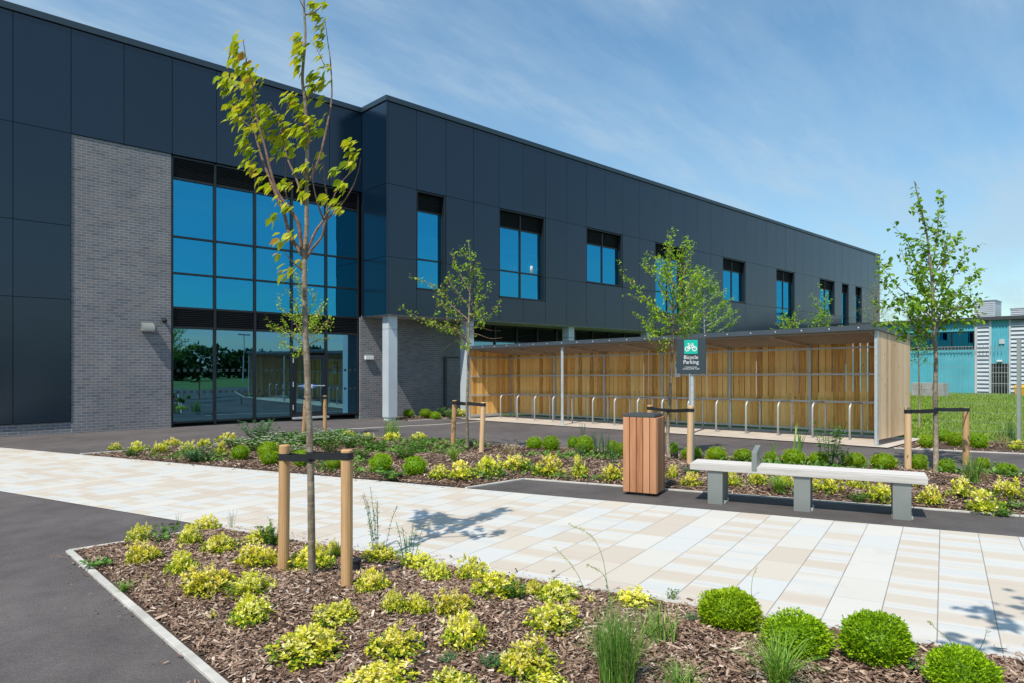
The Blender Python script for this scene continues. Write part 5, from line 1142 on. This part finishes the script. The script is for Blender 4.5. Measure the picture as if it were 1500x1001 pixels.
for me, nm, px, py, w, h, lab, wm, hm in [(H4,'weed',242,796,34,26,'broad leaved green weed in the back row of the near bed',.36,.16),(H4,'weed',141,834,38,16,'flat dandelion like weed near the left kerb corner',.36,.16),(H2,'weed',720,980,28,22,'feathery blue green thistle in front centre',.5,.3),(H2,'weed',657,972,22,16,'small thistle seedling left of the feathery one',.5,.3),(H1,'weed',752,880,30,28,'green weed at the right side of the large golden shrub',.45,.24),(H1,'weed',398,800,36,34,'tall green weed behind the split stake',.45,.24),
 (H4,'weed',571,703,34,16,'broad leaved weed at the paving edge below a box ball',.36,.16),(H7,'wispy_weed',556,806,44,80,'tall wispy weed standing up against the paving',.4,.5),(H7,'wispy_weed',601,826,34,54,'smaller wispy weed in the tree shadow',.4,.5),(H7,'wispy_weed',260,782,10,28,'thin seed stalk at the back left of the near bed',.4,.5),(H7,'wispy_weed',340,776,12,26,'thin stalk beside the rearmost golden shrub',.4,.5),
 (H5,'flowering_herb',395,652,38,18,'green mound below the tall blue green herb, left of the small tree',.5,.26),(H1,'herb_clump',432,650,34,18,'leafy green clump left of the slim left stake by the door',.45,.24),(H5,'flowering_herb',466,648,30,18,'green mound between the two slim stakes by the door',.5,.26),(H1,'herb_clump',496,646,28,16,'leafy green clump right of the slim right stake by the door',.45,.24),(H1,'herb_clump',528,672,24,14,'sparse green herbs in the mulch right of the knotted stake top',.45,.24),(H1,'herb_clump',548,662,30,14,'green herbs behind the small rear box ball',.45,.24),(H5,'flowering_herb',432,668,30,15,'white dotted mound directly above the left strap',.5,.26),(H1,'herb_clump',1470,757,26,12,'green herbs at the pad edge in the lower right of the middle bed',.45,.24),(H4,'weed',985,880,16,16,'single upright weed leaf at the paving edge left of the box balls',.36,.16),(H2,'weed',1012,912,18,14,'small feathery weed left of the leftmost large box ball',.5,.3),
 (H2,'herb_clump',292,675,44,20,'blue green herb clump spreading over golden shrubs at left',.5,.3),(H2,'herb_clump',378,648,44,28,'tall blue green herb at the rear kerb left of the stakes',.5,.3),(H1,'herb_clump',192,669,24,12,'dark green herb clump near the left tip of the middle bed',.45,.24),(H5,'flowering_herb',340,657,26,16,'white flowered herb behind the first box ball',.5,.26),(H5,'flowering_herb',376,660,40,18,'low green mound with white flowers left of the split stake',.5,.26),(H5,'flowering_herb',415,660,42,18,'low green mound with white flowers right behind the split stake',.5,.26),(H5,'flowering_herb',484,662,40,26,'white flowered mound left of the right stake top',.5,.26),(H5,'flowering_herb',512,656,26,18,'white flowered mound directly above the right stake top',.5,.26),(H5,'flowering_herb',537,650,22,14,'white flowered mound furthest right in the flower group',.5,.26),(H5,'flowering_herb',452,652,32,18,'white flowered mound around the small tree by the door',.5,.26),
 (H1,'herb_clump',594,672,30,18,'mixed green herbs behind the solitary box ball',.45,.24),(H1,'herb_clump',610,664,26,20,'yellowish green herb left of the sparse tree',.45,.24),(H6,'rosemary',874,668,14,32,'tallest upright rosemary left of the bin',.17,.5),(H6,'rosemary',886,669,12,29,'upright rosemary second from the bin side',.17,.5),(H6,'rosemary',849,675,14,22,'short rosemary in front of a box ball',.17,.5),(H6,'rosemary',899,681,14,28,'rosemary nearest the bin, standing forward',.17,.5),(H6,'rosemary',853,642,8,20,'thin rosemary shoot above a box ball',.17,.5),
 (H2,'herb_clump',1014,694,24,10,'low green herb at the foot of the sign stake',.5,.3),(H3,'flowering_weed',1215,684,40,60,'tall branching weed with tiny flowers behind the bench',.34,.65),(H1,'herb_clump',1236,684,22,24,'green weed joined to the tall branching weed',.45,.24),(H1,'herb_clump',1258,737,22,14,'green weed beside the golden shrub under the bench',.45,.24),(H4,'weed',1478,745,30,12,'broad leaved weed by the large golden shrub at far right',.36,.16),(H4,'weed',1456,690,18,12,'broad bluish weed beside the farthest box ball',.36,.16),(H5,'flowering_herb',662,614,18,14,'white flowered plant beside the second column',.5,.26),(H1,'herb_clump',652,610,20,12,'greenish herbs at the right of the bed under the overhang',.45,.24),(H1,'herb_clump',770,690,18,14,'green herbs between golden shrubs behind the bench pad',.45,.24),(H1,'herb_clump',787,697,16,14,'green herbs at the pad corner right of a golden shrub',.45,.24),(H4,'weed',1345,985,34,18,'round leaved weed between the two right box balls',.36,.16)]:
    put(nm, me, lab, 'plant', 'herbs and weeds', px, py, w*1.15, h*1.12, wm, hm)
# tall seed stalks in front of the paving
def stalk(label, pts, dd, head):
    p0, d = gp(*pts[0]); P = [np.array(p0)]+[px3(x, y, d+dd*i/len(pts)) for i, (x, y) in enumerate(pts[1:], 1)]
    o3 = np.array([p0.x, p0.y, bedz(p0.x, p0.y)]); C = catmull(P, 6); mb = MB(); n = len(C); mb.tube([c-o3 for c in C], [.0026*(1-.6*i/n) for i in range(n)], 5, t=.5)
    for i in range(int(n*(1-head)), n):
        for k in range(4):
            c = Vector(C[i]-o3); q = Vector(rng.normal(0,.006,3)); dr = (Vector(C[i]-C[i-1]).normalized()*.8+Vector(rng.normal(0,.25,3)))*.018
            s = Vector((0,0,.003)); mb.add([c+q, c+q+dr*.5+s, c+q+dr, c+q+dr*.5-s], [(0,1,2,3)], t=.9)
    o = mb.build('seed_stalk', M['blade'], loc=o3); return tag(o, label, 'grass', 'tall seed stalks')
stalk('tallest arching grass seed stalk against the paving', [(897,905),(890,860),(882,815),(866,785),(836,770)], .1, .35)
stalk('second arching seed stalk drooping left at mid height', [(896,900),(889,855),(880,838),(862,828)], -.1, .3)
stalk('straight leaning seed stalk left of the arching ones', [(858,872),(848,845),(832,822),(813,803)], .1, .5)
stalk('thin seed stalk beside the third large box ball', [(1400,952),(1388,935),(1372,922),(1362,912)], .05, .2)
stalk('thin upright seed stalk left of the cropped box ball', [(1428,962),(1440,942),(1446,922)], .05, .3)
stalk('brown seed stalk rising above the leftmost large box ball', [(1100,880),(1102,850),(1108,832)], .05, .35)
# lawn blades beyond the fence
n = 52000; Xs = rng.uniform(17.7, 52.5, n); t_ = rng.uniform(.56, .80, n); Ys = Xs*(SA-CA*t_)/(SA*t_+CA); keep = (Xs > 17.75+.36*(4.85-Ys)); Xs, Ys = Xs[keep], Ys[keep]; n = len(Xs)
Zs = np.array([gz(x, y) for x, y in zip(Xs, Ys)])-.012; h = rng.uniform(.04, .115, n); a = rng.uniform(0, 6.283, n); w = .012+.0006*Xs
lx, ly = rng.normal(0, .35, n)*h, rng.normal(0, .35, n)*h
V = np.stack([np.stack([Xs-np.cos(a)*w, Ys-np.sin(a)*w, Zs],1), np.stack([Xs+np.cos(a)*w, Ys+np.sin(a)*w, Zs],1), np.stack([Xs+lx, Ys+ly, Zs+h],1)], 1).reshape(-1,3)
lm = np_mesh('lawn', V, np.arange(3*n).reshape(-1,3), np.clip(rng.normal(.5,.22,n),0,1), M['lawn'])
tag(link(bpy.data.objects.new('lawn', lm)), 'rough green lawn beyond the mesh fence', 'grass', kind='stuff')

# a staked-bed neighbour just outside the right edge of the frame: its crown throws the leaf shadow on the paving
o3 = Vector((2.75, -.05, bedz(2.75, -.05)))
root = thing('young_tree', o3, 'young tree just beyond the right edge whose leaf shadow falls on the paving', 'tree', GT)
mb = MB(); mb.tube([(0,0,-.02),(.01,0,1.5),(0,.02,2.8),(-.02,.03,4.2)], [.032,.028,.018,.006], 10); mb.build('trunk', M['bark'], root, smooth=True)
mb = MB(); P = []
for i in range(9):
    a = i*2.4; z0 = 2.9+i*.12; rr = .62-.04*i; tip = Vector((rr*math.cos(a), rr*math.sin(a), z0+.5)); C = catmull([(0,0,z0), (tip.x*.5, tip.y*.5, z0+.18), tuple(tip)], 5); mb.tube(C, [.009*(1-.8*k/len(C)) for k in range(len(C))], 5)
    Q, ln = resamp(C, .02); ii = rng.integers(len(Q)//3, len(Q), 16); P.append(Q[ii]+rng.normal(0, .05, (16,3)))
mb.build('limbs', M['twig'], root, smooth=True); P = np.concatenate(P); acc = Acc(); n = len(P)
acc.leaves(BROAD, P, rng.normal(0,.5,(n,3))+np.array(wl), rng.normal(0,.35,(n,3))+np.array([-.25,-.1,1.]), .10*rng.uniform(.7,1.2,n), np.clip(rng.normal(.5,.2,n),0,1))
link(bpy.data.objects.new('foliage', acc.mesh('foliage', M['t1leaf'])), root)

# bark chips kicked out of the beds onto the hard surfaces
pp = []
for _ in range(620):
    y = rng.uniform(-.5, 7.1); off = rng.exponential(.07)
    if rng.uniform() < .45: pp.append((En(y)+.03+off, y))
    elif rng.uniform() < .25: yy = rng.uniform(3.2, 7.1); pp.append((1.28-off*.8, yy))
    else: yy = rng.uniform(7.2, 15.2); pp.append((Ef(yy)-.01-off, yy))
P = np.array([(x, y, gz(x, y)+.006) for x, y in pp])
tag(link(bpy.data.objects.new('mulch_chips', chip_mesh(P, .012, .04))), 'stray bark chips on the hard surfaces beside the beds', 'bark mulch', kind='stuff')

# low green ground cover between the shrubs of the middle bed
acc = Acc(); pts = []
while len(pts) < 5200:
    y = rng.uniform(-1, 15.2); x = rng.uniform(Ef(y)+.1, Rb(y)-.05)
    m_ = math.sin(x*2.1+y*.9)+math.sin(x*.8-y*1.7+1.3)+.7*math.sin(x*4.3+y*3.1); rear = (x-Ef(y))/(Rb(y)-Ef(y)); w_ = smooth((y-8.5)/3.5)
    if m_ > 1.15-1.5*w_*smooth((rear-.25)/.4)-.5*rear and edge_dist(FB, x, y) > .08: pts.append((x, y, bedz(x, y)+rng.uniform(.01, .07)))
P = np.array(pts); n = len(P); a = rng.uniform(0, 6.283, n)
acc.leaves(OVAL, P, np.stack([np.cos(a), np.sin(a), rng.uniform(.1, 1.3, n)], 1), np.stack([rng.normal(0,.4,n), rng.normal(0,.4,n), np.ones(n)], 1), rng.uniform(.04,.10,n), np.clip(rng.normal(.5,.25,n),0,1))
tag(link(bpy.data.objects.new('ground_cover', acc.mesh('ground_cover', M['herb']))), 'low green ground cover creeping between the shrubs of the middle bed', 'ground cover', kind='stuff')
